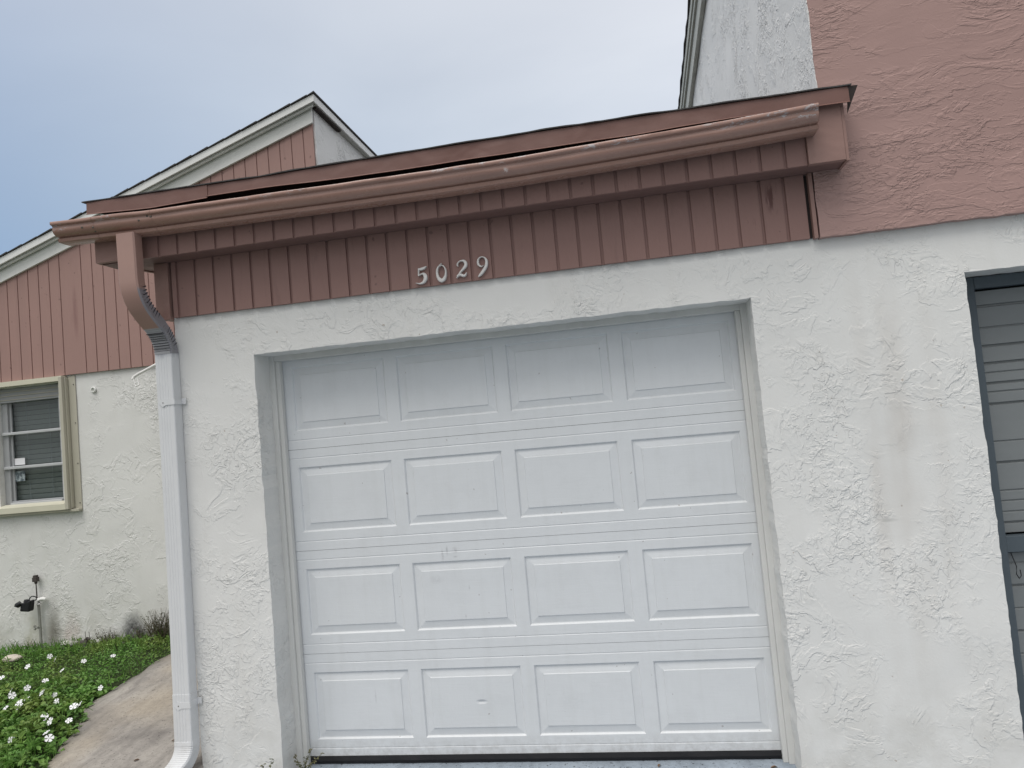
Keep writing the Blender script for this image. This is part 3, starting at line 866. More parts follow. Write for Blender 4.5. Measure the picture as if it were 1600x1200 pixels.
# --- house number
DIG = {'5': [[(0.8104,2.3227,.0056),(0.8174,2.3212,.0095),(0.8288,2.3226,.0112),(0.8417,2.3256,.0095),(0.8529,2.3316,.0022)],[(0.8141,2.3263,.0061),(0.8115,2.3088,.0056),(0.8104,2.2902,.0061)],[(0.809,2.2898,.0028),(0.8223,2.2964,.005),(0.835,2.297,.0106),(0.8427,2.2879,.015),(0.8435,2.2746,.0156),(0.8376,2.2616,.0128),(0.8265,2.2539,.0084),(0.8128,2.2517,.005),(0.794,2.2565,.0017)]],
 '0': [[(0.9204,2.3266,.0039),(0.91,2.3197,.0066),(0.904,2.3054,.0089),(0.9031,2.2891,.01),(0.9065,2.2709,.0127),(0.9144,2.2582,.0155),(0.9238,2.2543,.0155),(0.9355,2.2605,.0138),(0.9438,2.2758,.0094),(0.9469,2.2946,.0072),(0.9446,2.3099,.0061),(0.9368,2.3226,.005),(0.9274,2.3271,.0044),(0.9178,2.3229,.0022)],[(0.9302,2.3363,.0017),(0.9222,2.3319,.0039),(0.914,2.3247,.0033)]],
 '2': [[(1.0087,2.3119,.0033),(1.0065,2.3184,.0071),(1.0083,2.3264,.0055),(1.017,2.3343,.0044),(1.0298,2.3373,.006),(1.0418,2.333,.0115),(1.0477,2.3214,.0131),(1.0453,2.3094,.0126),(1.036,2.2984,.0109),(1.024,2.2876,.0082),(1.0133,2.2767,.006),(0.9976,2.2561,.0022)],[(1.0011,2.2638,.0082),(1.0114,2.2707,.0104),(1.0223,2.2682,.0115),(1.0329,2.2631,.0098),(1.0424,2.2676,.0076),(1.0488,2.2777,.0016)]],
 '9': [[(1.1334,2.3015,.0016),(1.1253,2.2971,.0043),(1.116,2.3,.0076),(1.1087,2.3109,.0098),(1.1076,2.3233,.0087),(1.1122,2.3349,.006),(1.1216,2.3418,.0043),(1.1334,2.3417,.0043),(1.1438,2.3349,.007),(1.1494,2.322,.0108),(1.1485,2.3058,.0124),(1.1415,2.2891,.0124),(1.1301,2.2743,.0124),(1.1189,2.2622,.0114),(1.1091,2.2539,.007),(1.1032,2.2495,.0016)]]}
def catmull(p, n=5):
    r = []
    for i in range(len(p)-1):
        a, b, c, d = p[max(i-1, 0)], p[i], p[i+1], p[min(i+2, len(p)-1)]
        for k in range(n):
            t = k/n
            r.append(tuple(0.5*((2*b[q]) + (-a[q]+c[q])*t + (2*a[q]-5*b[q]+4*c[q]-d[q])*t*t + (-a[q]+3*b[q]-3*c[q]+d[q])*t**3) for q in range(3)))
    r.append(p[-1]); return r
for dg, strokes in DIG.items():
    mb = MB()
    for si, s in enumerate(strokes):
        c = catmull(s); rows = []
        for i, (x, z, wd) in enumerate(c):
            a = c[max(i-1, 0)]; b = c[min(i+1, len(c)-1)]
            t = Vector((b[0]-a[0], 0, b[1]-a[1])).normalized(); nx, nz2 = -t.z, t.x
            h = max(wd, 0.002)/2*1.12
            y = -0.2375 - 0.0004*si - 0.00003*i
            rows.append([(x+nx*h, -0.2235, z+nz2*h), (x+nx*h, y+0.003, z+nz2*h), (x+nx*h*0.55, y, z+nz2*h*0.55), (x-nx*h*0.55, y, z-nz2*h*0.55), (x-nx*h, y+0.003, z-nz2*h), (x-nx*h, -0.2235, z-nz2*h)])
        mb.loft(rows)
    o = mb.build('number_digit', mat['numeral'], garage)
    o['label'] = 'silver house number ' + dg

# --- downspout
ds = MB()
def dsec(z, dx=0.0, grow=0.0, y0=-0.265, y1=-0.203):
    xl = lerp([(0.0, -0.632), (0.14, -0.629), (0.77, -0.618), (1.57, -0.608), (2.1, -0.606)], z) + dx - grow
    xr = xl + 0.0945 + 2*grow; y0 = y0 - grow
    r = 0.006
    p = [(xl, y1), (xl, y0+r), (xl+r*0.3, y0+r*0.3), (xl+r, y0)]
    for f_ in (0.26, 0.42, 0.58, 0.74):
        c = xl + (xr-xl)*f_
        p += [(c-0.0045, y0), (c-0.0025, y0+0.0013), (c+0.0025, y0+0.0013), (c+0.0045, y0)]
    p += [(xr-r, y0), (xr-r*0.3, y0+r*0.3), (xr, y0+r), (xr, y1)]
    return [(x, y, z) for x, y in p]
ds.loft([dsec(z) for z in [0.33, 0.5, 0.8, 1.1, 1.4, 1.7, 1.9, 2.03, 2.062]])
ds.loft([dsec(z, 0, 0.0018) for z in [0.10, 0.2, 0.30, 0.345]])
dso = ds.build('downspout', mat['downspout'], garage)
# top offset elbow: sweep in the y-z plane
path = [(-0.430, 2.632), (-0.430, 2.56), (-0.430, 2.48), (-0.430, 2.41), (-0.429, 2.375), (-0.424, 2.342), (-0.413, 2.310), (-0.396, 2.280), (-0.374, 2.255), (-0.350, 2.232), (-0.325, 2.211),
        (-0.300, 2.189), (-0.278, 2.166), (-0.259, 2.140), (-0.245, 2.112), (-0.237, 2.083), (-0.234, 2.052)]
c = catmull([(y, z, 0) for y, z in path], 7)
rows = []; frames = []
L_ = 0
for i, (y, z, _) in enumerate(c):
    a = c[max(i-1, 0)]; b = c[min(i+1, len(c)-1)]
    if i: L_ += math.hypot(y-c[i-1][0], z-c[i-1][1])
    t = Vector((0, b[0]-a[0], b[1]-a[1])).normalized()
    fn = Vector((0, t.z, -t.y))            # points to the front/outside: -y when going down
    if fn.y > 0: fn = -fn
    xc = lerp([(2.05, -0.5585), (2.2, -0.566), (2.4, -0.581), (2.64, -0.584)], z)
    saw = (L_/0.0135) % 1.0
    tri = 1-abs(2*saw-1)
    inner_k = 0.0095*tri if 2.235 < z < 2.375 else 0       # crimps on the inside of the first bend
    outer_k = 0.0050*tri if 2.07 < z < 2.19 else 0         # crimps on the inside of the second bend
    hw, hd = 0.0505, 0.0325
    if z < 2.19: hw = 0.0495
    P_ = Vector((xc, y, z)); r = 0.007
    F = P_ + fn*(hd-outer_k); B = P_ - fn*(hd-inner_k)
    X = Vector((1, 0, 0))
    pts = [B-X*(hw-r), B-X*hw+fn*r, F-X*hw-fn*r, F-X*(hw-r), F+X*(hw-r), F+X*hw-fn*r, P_+X*(hw-(0.004*tri if (inner_k or outer_k) else 0)), B+X*hw+fn*r, B+X*(hw-r)]
    rows.append(pts); frames.append((P_, fn, hw, hd, z, tri, L_))
el_ = MB(); el_.loft(rows)
el_.build('elbow', mat['elbow'], dso)
elb = [o for o in dso.children if o.name.startswith('elbow')][0]
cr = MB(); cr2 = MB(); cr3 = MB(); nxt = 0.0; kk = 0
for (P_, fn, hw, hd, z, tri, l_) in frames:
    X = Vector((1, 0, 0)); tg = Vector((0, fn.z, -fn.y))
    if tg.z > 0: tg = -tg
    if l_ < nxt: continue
    if 2.225 < z < 2.372:                       # dark wedges painting fold shade on the cheek, wide at the inside of the bend
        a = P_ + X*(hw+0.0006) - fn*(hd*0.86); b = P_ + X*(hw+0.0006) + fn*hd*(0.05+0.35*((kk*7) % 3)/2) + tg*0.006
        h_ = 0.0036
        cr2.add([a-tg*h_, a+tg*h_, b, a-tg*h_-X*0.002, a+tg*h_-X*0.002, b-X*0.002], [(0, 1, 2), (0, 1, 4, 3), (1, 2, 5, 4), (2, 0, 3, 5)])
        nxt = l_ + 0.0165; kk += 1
    elif 2.060 < z < 2.168:                     # dark strips as fold shade across the front and cheek of the lower bend
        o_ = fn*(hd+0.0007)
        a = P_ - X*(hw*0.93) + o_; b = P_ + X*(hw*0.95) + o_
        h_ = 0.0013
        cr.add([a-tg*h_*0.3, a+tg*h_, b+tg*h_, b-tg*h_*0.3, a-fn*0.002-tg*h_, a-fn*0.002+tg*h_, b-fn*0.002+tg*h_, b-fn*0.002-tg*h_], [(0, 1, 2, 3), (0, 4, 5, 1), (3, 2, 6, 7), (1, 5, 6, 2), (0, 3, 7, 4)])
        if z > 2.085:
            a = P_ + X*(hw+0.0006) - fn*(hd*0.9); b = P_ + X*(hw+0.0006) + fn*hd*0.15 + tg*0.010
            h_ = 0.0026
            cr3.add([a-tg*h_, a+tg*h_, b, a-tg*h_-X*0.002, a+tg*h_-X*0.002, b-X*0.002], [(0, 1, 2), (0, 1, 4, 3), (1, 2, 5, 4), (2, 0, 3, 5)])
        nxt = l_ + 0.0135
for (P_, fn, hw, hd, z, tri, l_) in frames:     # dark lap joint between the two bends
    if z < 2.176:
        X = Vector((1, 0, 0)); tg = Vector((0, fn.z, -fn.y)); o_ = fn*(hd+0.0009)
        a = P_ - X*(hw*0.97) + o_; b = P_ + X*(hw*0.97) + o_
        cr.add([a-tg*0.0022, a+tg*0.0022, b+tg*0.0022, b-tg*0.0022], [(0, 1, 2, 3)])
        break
cr.build('crimp_shade', mat['crimp_shade'], elb, fix=False); cr2.build('crimp_shade', mat['crimp_shade'], elb, fix=False); cr3.build('crimp_shade', mat['crimp_shade'], elb, fix=False)
# foot elbow
rows = []
for i in range(25):
    t = i/24; a = t*math.radians(58)
    y = -0.234 - 0.13*(1-math.cos(a)); z = 0.100 - 0.14*math.sin(a)
    if i == 0: z = 0.115; y = -0.234
    fn = Vector((0, -math.cos(a), math.sin(a)))*1.0
    dn = Vector((0, -math.cos(a), -math.sin(a)))
    nrm = Vector((0, -math.cos(a), math.sin(a)))
    g_ = 0.004 + (0.0022 if i % 2 else 0)
    hw, hd = 0.047+0.004, 0.031+g_*0.8
    P_ = Vector((-0.583 - 0.035*t*t, y, z)); X = Vector((1, 0, 0))
    B = P_ - nrm*hd; F = P_ + nrm*hd
    r = 0.007
    rows.append([B-X*(hw-r), B-X*hw+nrm*r, F-X*hw-nrm*r, F-X*(hw-r), F+X*(hw-r), F+X*hw-nrm*r, B+X*hw+nrm*r, B+X*(hw-r)])
el2 = MB(); el2.loft(rows)
el2.build('elbow', mat['downspout'], dso)
for zc, xl in ((1.803, -0.606), (0.293, -0.627)):
    st = MB(); yf = -0.2685
    tip = [(xl+0.010, zc-0.002), (xl+0.030, zc+0.021), (xl+0.050, zc+0.0145), (xl+0.097, zc+0.0145), (xl+0.097, zc-0.0145), (xl+0.050, zc-0.0145), (xl+0.030, zc-0.024)]
    n_ = len(tip)
    st.add([(x, yf, z) for x, z in tip] + [(x, yf+0.0015, z) for x, z in tip], [tuple(range(n_)), tuple(range(2*n_-1, n_-1, -1))] + [(k, n_+k, n_+(k+1) % n_, (k+1) % n_) for k in range(n_)])
    st.box(xl+0.0972, xl+0.0990, yf, -0.205, zc-0.0145, zc+0.0145)
    st.box(xl+0.0992, xl+0.122, -0.2105, -0.2070, zc-0.0135, zc+0.0165)
    so_ = st.build('strap', mat['downspout'], dso)
    sc = MB(); sc.tube([(xl+0.034, yf+0.001, zc-0.002), (xl+0.034, yf-0.0016, zc-0.002)], [0.0036, 0.0026], 8)
    sc.build('screw', mat['screw'], dso)

# ------------------------------------------------------------------ the taller unit above right
XS = 2.712
th = empty('townhouse', (4.4, -0.2, 2.25), 'tall unit with pink stucco front and white side wall above garage', 'house')
p = MB()
stucco_wall(p, 2.652, 6.4, 2.233, 5.6, -0.238, 0.037, holes=[(2.0, XS, 2.80, 99)], cell=0.03, wob=0.005)
p.build('front_wall', mat['pink_stucco'], th, fix=False)
p = MB()
stucco_wall(p, -0.232, 7.0, 2.6, 5.03, XS-0.004, 0.03, cell=0.045, axis='x-', top=lambda u: 5.03-0.168*(u-2.655))
p.build('side_wall', mat['side_stucco'], th, fix=False)
def rl(y): return 4.893 - 0.125*(y-2.407)
ya, yb = -0.25, 7.0
b1 = MB()
b1.hexa([(2.668, ya, rl(ya)), (2.705, ya, rl(ya)), (2.705, yb, rl(yb)), (2.668, yb, rl(yb)), (2.668, ya, rl(ya)+0.16), (2.705, ya, rl(ya)+0.16), (2.705, yb, rl(yb)+0.16), (2.668, yb, rl(yb)+0.16)])
b1.build('rake_board', mat['old_white'], th, bevel=0.003)
b1 = MB()
for xo, a, b in ((2.648, 0.150, 0.215), (2.634, 0.205, 0.285)):
    b1.hexa([(xo, ya, rl(ya)+a), (2.70, ya, rl(ya)+a), (2.70, yb, rl(yb)+a), (xo, yb, rl(yb)+a), (xo, ya, rl(ya)+b), (2.70, ya, rl(ya)+b), (2.70, yb, rl(yb)+b), (xo, yb, rl(yb)+b)])
b1.build('fascia_board', mat['old_white'], th, bevel=0.002)
b1 = MB(); rows = []
for i in range(60):
    y = ya + (yb-ya)*i/59
    k = 0.010*(((i*7) % 5)/4.0 - 0.5)
    rows.append([(2.620+k, y, rl(y)+0.290), (6.4, y, rl(y)+0.9), (6.4, y, rl(y)+0.93), (2.620+k, y, rl(y)+0.312)])
b1.loft(rows)
b1.build('roof', mat['shingle'], th, fix=False)

# ------------------------------------------------------------------ the house at the left
YF = 1.6
lh = empty('house', (-2.5, YF, 0.0), 'neighbouring white house with pink boarded gable behind the downspout', 'house')
w = MB()
stucco_wall(w, -6.5, -0.46, -0.25, 2.30, YF, 0.12, holes=[(-3.462, -2.86, 1.215, 2.205)], cell=0.03)
w.build('wall', mat['far_stucco'], lh, fix=False)
w = MB()
stucco_wall(w, 1.60, 7.0, 2.2, 4.14, -0.458, 0.03, cell=0.06, axis='x+')
w.build('side_wall', mat['side_stucco'], lh, fix=False)
def T(x): return 3.284 + 0.3218*(x+3.247)
def FB(x): return 3.178 + 0.3185*(x+3.038)
s_ = MB()
ribbed(s_, -6.5, -0.468, 1.577, lambda x: 2.258, lambda x: FB(x)+0.06, -3.373, 0.10085, gw=0.009, gd=0.008, skip=(7,))
s_.build('gable_siding', mat['gable_siding'], lh, fix=False)
def slope_board(x0, x1, y0, y1, fb, ft):
    b = MB()
    b.hexa([(x0, y0, fb(x0)), (x1, y0, fb(x1)), (x1, y1, fb(x1)), (x0, y1, fb(x0)), (x0, y0, ft(x0)), (x1, y0, ft(x1)), (x1, y1, ft(x1)), (x0, y1, ft(x0))])
    return b
slope_board(-6.5, -0.455, 1.556, 1.576, FB, lambda x: T(x)-0.052).build('frieze_board', mat['white_trim'], lh, bevel=0.002)
slope_board(-6.6, -0.43, 1.525, 1.543, lambda x: T(x)-0.078, lambda x: T(x)-0.052).build('sub_fascia', mat['white_trim'], lh, bevel=0.002)
fm = slope_board(-6.6, -0.405, 1.498, 1.512, lambda x: T(x)-0.060, lambda x: T(x)-0.004)
fm.box(-0.419, -0.405, 1.513, 7.0, T(-0.405)-0.062, T(-0.405)-0.004)
fm.build('fascia_board', mat['fascia_white'], lh, bevel=0.002)
sm_ = slope_board(-6.6, -0.42, 1.513, 1.556, lambda x: T(x)-0.050, lambda x: T(x)-0.040)
sm_.box(-0.455, -0.420, 1.56, 7.0, T(-0.405)-0.064, T(-0.405)-0.055)
sm_.build('soffit', mat['old_white'], lh)
vt = MB()
vt.box(-0.452, -0.421, 1.58, 2.05, T(-0.405)-0.080, T(-0.405)-0.0645)
vt.build('soffit_vent', mat['dark_cavity'], lh)
ro = MB()
ro.hexa([(-6.6, 1.514, T(-6.6)-0.03), (-0.42, 1.514, T(-0.42)-0.03), (-0.42, 7.0, T(-0.42)-0.03), (-6.6, 7.0, T(-6.6)-0.03),
         (-6.6, 1.514, T(-6.6)-0.002), (-0.42, 1.514, T(-0.42)-0.002), (-0.42, 7.0, T(-0.42)-0.002), (-6.6, 7.0, T(-6.6)-0.002)])
x = -6.6; i = 0
while x < -0.40:                      # courses lap: each butt is a small step
    x1 = min(x+0.143, -0.392); d = 0.0035*(i % 2)
    zt = lambda q: T(q)-0.001
    y0 = 1.484 + 0.004*random.random()
    a_, b_ = 0.0085+0.003*random.random(), 0.0045
    ro.hexa([(x, y0, zt(x)), (x1-0.003, y0, zt(x1)), (x1-0.003, 7.0, zt(x1)), (x, 7.0, zt(x)),
             (x, y0, zt(x)+b_), (x1-0.003, y0, zt(x1)+a_), (x1-0.003, 7.0, zt(x1)+a_), (x, 7.0, zt(x)+b_)])
    x = x1 if x1 < -0.393 else 0; i += 1
ro.build('roof', mat['shingle'], lh)

# --- window with its shutter tracks
wn = empty('window', (0, 0, 0), None, None)
wn.parent = lh; wn.location = Vector((-3.16, 1.66, 1.22)) - lh.location
WY = 1.68
fr = MB()
fr.box(-3.461, -3.405, WY-0.030, WY+0.03, 1.216, 2.085)
fr.box(-2.915, -2.861, WY-0.030, WY+0.03, 1.216, 2.085)
fr.box(-3.461, -2.861, WY-0.050, WY+0.03, 2.086, 2.204)
fr.box(-3.404, -2.916, WY-0.028, WY+0.03, 1.216, 1.262)
fr.build('frame', mat['grey_frame'], wn, bevel=0.003)
hd = MB()
for k in range(3): hd.box(-3.455, -2.865, WY-0.056+0.0*k, WY-0.051, 2.105+0.033*k, 2.105+0.033*k+0.006)
hd.build('head_track', mat['tan'], wn)
for zz in (1.826, 1.541):
    mu = MB()
    mu.box(-3.452, -2.87, WY-0.048, WY-0.008, zz-0.013, zz+0.011)
    mu.build('mullion', mat['alu'], wn, bevel=0.004)
mu = MB(); mu.box(-3.404, -2.916, WY-0.045, WY-0.029, 1.232, 1.250); mu.build('sash_rail', mat['alu'], wn, bevel=0.003)
for a, b in ((1.263, 1.527), (1.553, 1.812), (1.838, 2.085)):
    pn = MB(); pn.box(-3.404, -2.916, WY, WY+0.004, a, b); pn.build('pane', mat['glass'], wn)
    tr_ = MB()
    tr_.box(-3.404, -3.384, WY-0.012, WY-0.001, a, b); tr_.build('sash_stile', mat['grey_frame'], wn)
bl = MB()
z = 1.225
while z < 2.09:
    bl.hexa([(-3.42, WY+0.036, z), (-2.90, WY+0.036, z), (-2.90, WY+0.026, z+0.0385), (-3.42, WY+0.026, z+0.0385),
             (-3.42, WY+0.038, z+0.0005), (-2.90, WY+0.038, z+0.0005), (-2.90, WY+0.028, z+0.0390), (-3.42, WY+0.028, z+0.0390)])
    z += 0.0415
bl.build('blind', mat['blind'], wn)
cs = MB()
for x in (-3.27, -3.05):
    cs.box(x, x+0.002, WY+0.020, WY+0.022, 1.23, 2.1)
cs.build('blind_cord', mat['grey_frame'], wn)
rm = MB(); rm.box(-3.6, -2.75, 1.92, 1.94, 1.1, 2.3); rm.box(-3.6, -3.58, 1.74, 1.92, 1.1, 2.3); rm.box(-2.77, -2.75, 1.74, 1.92, 1.1, 2.3)
rm.build('room_lining', mat['dark_room'], wn)
cd_ = MB(); cd_.box(-3.395, -3.285, WY-0.003, WY-0.001, 1.560, 1.616); cd_.build('sticker', mat['card'], wn)
pm = M('printed_sticker', rough=0.5)
pm.color(pm.mix(pm.ramp(pm.noise(38, 3, 0.6), 0.42, 0.56), (0.42, 0.48, 0.50), (0.10, 0.13, 0.15)))
cd_ = MB(); cd_.box(-3.398, -3.292, WY-0.003, WY-0.001, 1.424, 1.506); cd_.build('sticker', pm.m, wn)
tk = MB()
tk.box(-6.0, -2.772, 1.538, 1.597, 2.212, 2.252)
tk.box(-3.46, -2.772, 1.535, 1.597, 1.168, 1.212)
tk.box(-6.0, -3.46, 1.535, 1.597, 1.168, 1.212)
tk.hexa([(-6.0, 1.535, 1.2125), (-2.81, 1.535, 1.2125), (-2.81, 1.64, 1.232), (-6.0, 1.64, 1.232), (-6.0, 1.535, 1.214), (-2.81, 1.535, 1.214), (-2.81, 1.64, 1.236), (-6.0, 1.64, 1.236)])
tk.build('shutter_track', mat['cream'], wn, bevel=0.002)
tk = MB()
tk.box(-6.0, -2.695, 1.555, 1.597, 1.146, 1.167)
tk.box(-2.797, -2.768, 1.532, 1.597, 1.168, 2.245)
tk.box(-2.806, -2.798, 1.545, 1.597, 1.22, 2.21)
tk.box(-2.767, -2.757, 1.560, 1.597, 1.175, 2.235)
tk.box(-2.755, -2.692, 1.590, 1.597, 1.150, 2.250)
tk.build('shutter_post', mat['tan'], wn, bevel=0.0025)
for zz in (2.175, 1.86, 1.53, 1.21):
    sc = MB(); sc.tube([(-2.708, 1.591, zz), (-2.708, 1.586, zz)], [0.006, 0.004], 8); sc.build('screw', mat['screw'], wn)
vc = MB()
ring = []
for rr, yy in ((0.024, 1.598), (0.024, 1.588), (0.020, 1.584), (0.0145, 1.584), (0.0140, 1.592)):
    ring.append([(-2.529+rr*math.cos(a), yy, 2.115+rr*math.sin(a)) for a in [2*math.pi*k/20 for k in range(20)]])
vc.loft(ring, caps=False, smooth=False)
vc.build('vent_cap', mat['white_trim'], lh, fix=False)
vg = MB(); vg.add([(-2.529+0.0142*math.cos(a), 1.591, 2.115+0.0142*math.sin(a)) for a in [2*math.pi*k/16 for k in range(16)]], [tuple(range(16))])
vg.build('vent_grille', mat['old_white'], lh)

# ------------------------------------------------------------------ pipe hook on the far wall
hk = MB()
hk.tube(catmull([(-1.50, 1.597, 2.335), (-1.56, 1.46, 2.335), (-1.62, 1.425, 2.316), (-1.83, 1.42, 2.237), (-1.93, 1.42, 2.1995), (-1.99, 1.42, 2.177), (-2.020, 1.417, 2.160), (-2.029, 1.41, 2.142)], 5), 0.0115, 10)
pipe_hook = hk.build('pipe_bracket', mat['white_pvc'], None, loc=(-1.50, 1.597, 2.335))
tag(pipe_hook, 'thin white pipe arm with hooked end sticking out behind the downspout', 'pipe bracket')
pg_ = MB()
for dx in (0.0, 0.032):
    pg_.tube([(-2.018+dx, 1.409, 2.142+dx*0.25), (-2.004+dx, 1.404, 2.10), (-1.998+dx, 1.400, 2.083+dx*0.3)], 0.0050, 6)
pg_.tube([(-1.998, 1.400, 2.083), (-1.966, 1.400, 2.093)], 0.0050, 6)
pg_.tube([(-2.008, 1.404, 2.110), (-1.976, 1.404, 2.118)], 0.003, 6)
pg_.build('prong', mat['white_pvc'], pipe_hook)

# ------------------------------------------------------------------ garden tap riser
rx = -3.113
tp = empty('garden_tap', (rx, 1.56, 0.0), 'garden tap riser pipe on the white wall with black hose timer', 'garden tap')
q = MB(); q.tube([(rx, 1.565, -0.05), (rx-0.002, 1.565, 0.2), (rx-0.006, 1.565, 0.43)], 0.0105, 10); q.build('riser', mat['grey_pvc'], tp)
q = MB()
q.tube([(rx-0.006, 1.565, 0.42), (rx-0.008, 1.565, 0.455), (rx+0.03, 1.565, 0.462), (rx+0.05, 1.575, 0.455)], [0.019, 0.018, 0.016, 0.013], 10)
q.build('valve', mat['white_pvc'], tp)
q = MB(); q.tube([(rx-0.018, 1.565, 0.47), (rx-0.020, 1.565, 0.60)], [0.0055, 0.0045], 7)
q.tube([(rx-0.020, 1.565, 0.585), (rx-0.020, 1.565, 0.603)], [0.010, 0.013], 8)
q.box(rx-0.040, rx-0.001, 1.548, 1.582, 0.603, 0.640); q.box(rx-0.035, rx-0.006, 1.552, 1.578, 0.641, 0.655)
q.build('rod', mat['rust'], tp, bevel=0.003)
q = MB()
q.hexa([(rx-0.115, 1.49, 0.385), (rx-0.030, 1.49, 0.378), (rx-0.030, 1.545, 0.378), (rx-0.115, 1.545, 0.385), (rx-0.105, 1.492, 0.448), (rx-0.012, 1.492, 0.470), (rx-0.012, 1.545, 0.470), (rx-0.105, 1.545, 0.448)])
q.build('timer', mat['black_plastic'], tp, bevel=0.010)
q = MB()
q.tube([(rx-0.106, 1.500, 0.452), (rx-0.128, 1.486, 0.436), (rx-0.132, 1.480, 0.425)], [0.020, 0.023, 0.016], 10)
q.tube([(rx-0.060, 1.51, 0.456), (rx-0.058, 1.51, 0.474)], [0.024, 0.020], 10)
q.build('dial', mat['black_plastic'], tp)
q = MB()
q.tube([(rx-0.03+0.032*math.cos(a)+0.02, 1.52, 0.478+0.018*math.sin(a)) for a in [math.pi*(1.05-1.35*k/12) for k in range(13)]], 0.0045, 6)
q.build('handle', mat['black_plastic'], tp)
q = MB()
for a in (0, 2.1, 4.2): q.tube([(rx-0.03, 1.555, 0.238), (rx-0.03+0.026*math.cos(a), 1.55, 0.238+0.017*math.sin(a))], [0.008, 0.010], 8)
q.tube([(rx-0.045, 1.56, 0.236), (rx+0.004, 1.56, 0.240)], 0.008, 8)
q.build('clamp', mat['grey_pvc'], tp)

# ------------------------------------------------------------------ planting
def inlawn(x, y): return y < 1.585 and x < edge_x(y) + 0.02
def cover_h(x, y):
    return max(0.02, 0.050 + 0.050*(fbm(x*3.4, y*3.4, 2)+0.5) + max(0, 0.9-y)*0.04)
lv = MB()
rnd = random.Random(11)
cnt = 0
def leaf(mb, p, length, width, az, tilt, roll, fold=0.25):
    d = Vector((math.cos(az)*math.cos(tilt), math.sin(az)*math.cos(tilt), math.sin(tilt)))
    s = d.cross(Vector((0, 0, 1)))
    if s.length < 1e-3: s = Vector((1, 0, 0))
    s.normalize(); u = s.cross(d)
    s = s*math.cos(roll) + u*math.sin(roll); u = s.cross(d)
    p = Vector(p)
    a, b, c = p, p + d*length*0.5 - u*width*fold*0.2, p + d*length - u*length*0.12
    l1 = p + d*length*0.28 + s*width*0.42 + u*width*fold; l2 = p + d*length*0.68 + s*width*0.40 + u*width*fold
    r1 = p + d*length*0.28 - s*width*0.42 + u*width*fold; r2 = p + d*length*0.68 - s*width*0.40 + u*width*fold
    mb.add([a, b, c, l1, l2, r1, r2], [(0, 1, 4, 3), (1, 2, 4), (0, 5, 6, 1), (1, 6, 2)], False)
while cnt < 30000:
    x = rnd.uniform(-4.3, -1.35); y = rnd.uniform(-0.9, 1.585)
    if not inlawn(x, y): continue
    e = edge_x(y) - x
    if e < 0.10 and rnd.random() > 0.35 + 5*max(e, 0): continue
    h = cover_h(x, y)*min(1, 0.35 + e*4)
    if y > 1.2: h *= 0.75
    z = gz(x, y) + h*rnd.random()**0.55
    near = y < 0.75
    ln = rnd.uniform(0.024, 0.050) if near else rnd.uniform(0.013, 0.028)
    leaf(lv, (x, y, z), ln, ln*rnd.uniform(0.5, 0.72), rnd.uniform(0, 6.283), rnd.uniform(-0.4, 0.75), rnd.uniform(-0.6, 0.6))
    cnt += 1
for k in range(2600):                      # thin grass and stems poking up
    x = rnd.uniform(-4.2, -1.4); y = rnd.uniform(-0.6, 1.585) if k % 3 else rnd.uniform(1.35, 1.59)
    if not inlawn(x, y): continue
    z = gz(x, y); h = cover_h(x, y)*rnd.uniform(0.8, 1.5)
    a = rnd.uniform(0, 6.28); bx, by = 0.03*math.cos(a), 0.03*math.sin(a)
    lv.add([(x-0.0015, y, z), (x+0.0015, y, z), (x+bx*0.5+0.001, y+by*0.5, z+h*0.7), (x+bx, y+by, z+h)], [(0, 1, 2), (0, 2, 3)])
gc = lv.build('ground_cover', mat['leaf'], None, fix=False, loc=(-2.4, 0.6, 0.0))
tag(gc, 'low leafy green ground cover filling the bed beside the concrete path', 'ground cover', kind='stuff')

FL = [(-2.675, 0.982, 0.8), (-2.644, 1.145, 0.7), (-2.728, 0.819, 0.9), (-2.391, 0.554, 1.25), (-2.115, 0.512, 1.0), (-2.268, 0.702, 0.8), (-2.319, 0.611, 0.8), (-2.155, 0.38, 1.3), (-2.209, 0.337, 0.8),
      (-1.868, 0.357, 1.0), (-1.674, 0.273, 1.2), (-1.778, 0.17, 1.1), (-1.681, 0.106, 1.2), (-1.598, -0.009, 0.7), (-1.775, -0.057, 0.8), (-1.512, -0.083, 1.1), (-1.562, 0.111, 0.7), (-2.534, 1.077, 0.7),
      (-2.282, 0.86, 0.6), (-2.225, 0.99, 0.6), (-2.331, 0.508, 1.0), (-2.158, 0.44, 0.9), (-1.656, 0.300, 0.9), (-1.983, 0.467, 0.6), (-2.029, 1.037, 0.55), (-1.699, 0.52, 0.5), (-2.10, 0.33, 1.2)]
pet = MB(); stemb = MB()
for k in range(5):
    a = 2*math.pi*k/5
    d = Vector((math.cos(a), math.sin(a), 0)); s = Vector((-math.sin(a), math.cos(a), 0))
    up = Vector((0, 0, 1))
    pet.add([up*0.0, d*0.009+s*0.0045+up*0.001, d*0.019+s*0.0095+up*0.003, d*0.0225+up*0.001, d*0.019-s*0.0095+up*0.003, d*0.009-s*0.0045+up*0.001],
            [(0, 1, 2, 3), (0, 3, 4, 5)])
pet.tube([(0, 0, 0.0005), (0, 0, 0.0025)], [0.003, 0.0015], 6)
stemb.tube([(0, 0, -0.002), (0.004, 0.002, -0.04), (0.002, 0.0, -0.09)], 0.0016, 5)
pe = empty('white_flower', (0, 0, 0), 'small five-petalled white flower rising from the green ground cover', 'flower', 'white flowers in the ground cover')
pb = pet.build('petals', mat['petal'], pe, fix=False); stb = stemb.build('stem', mat['leaf'], pe)
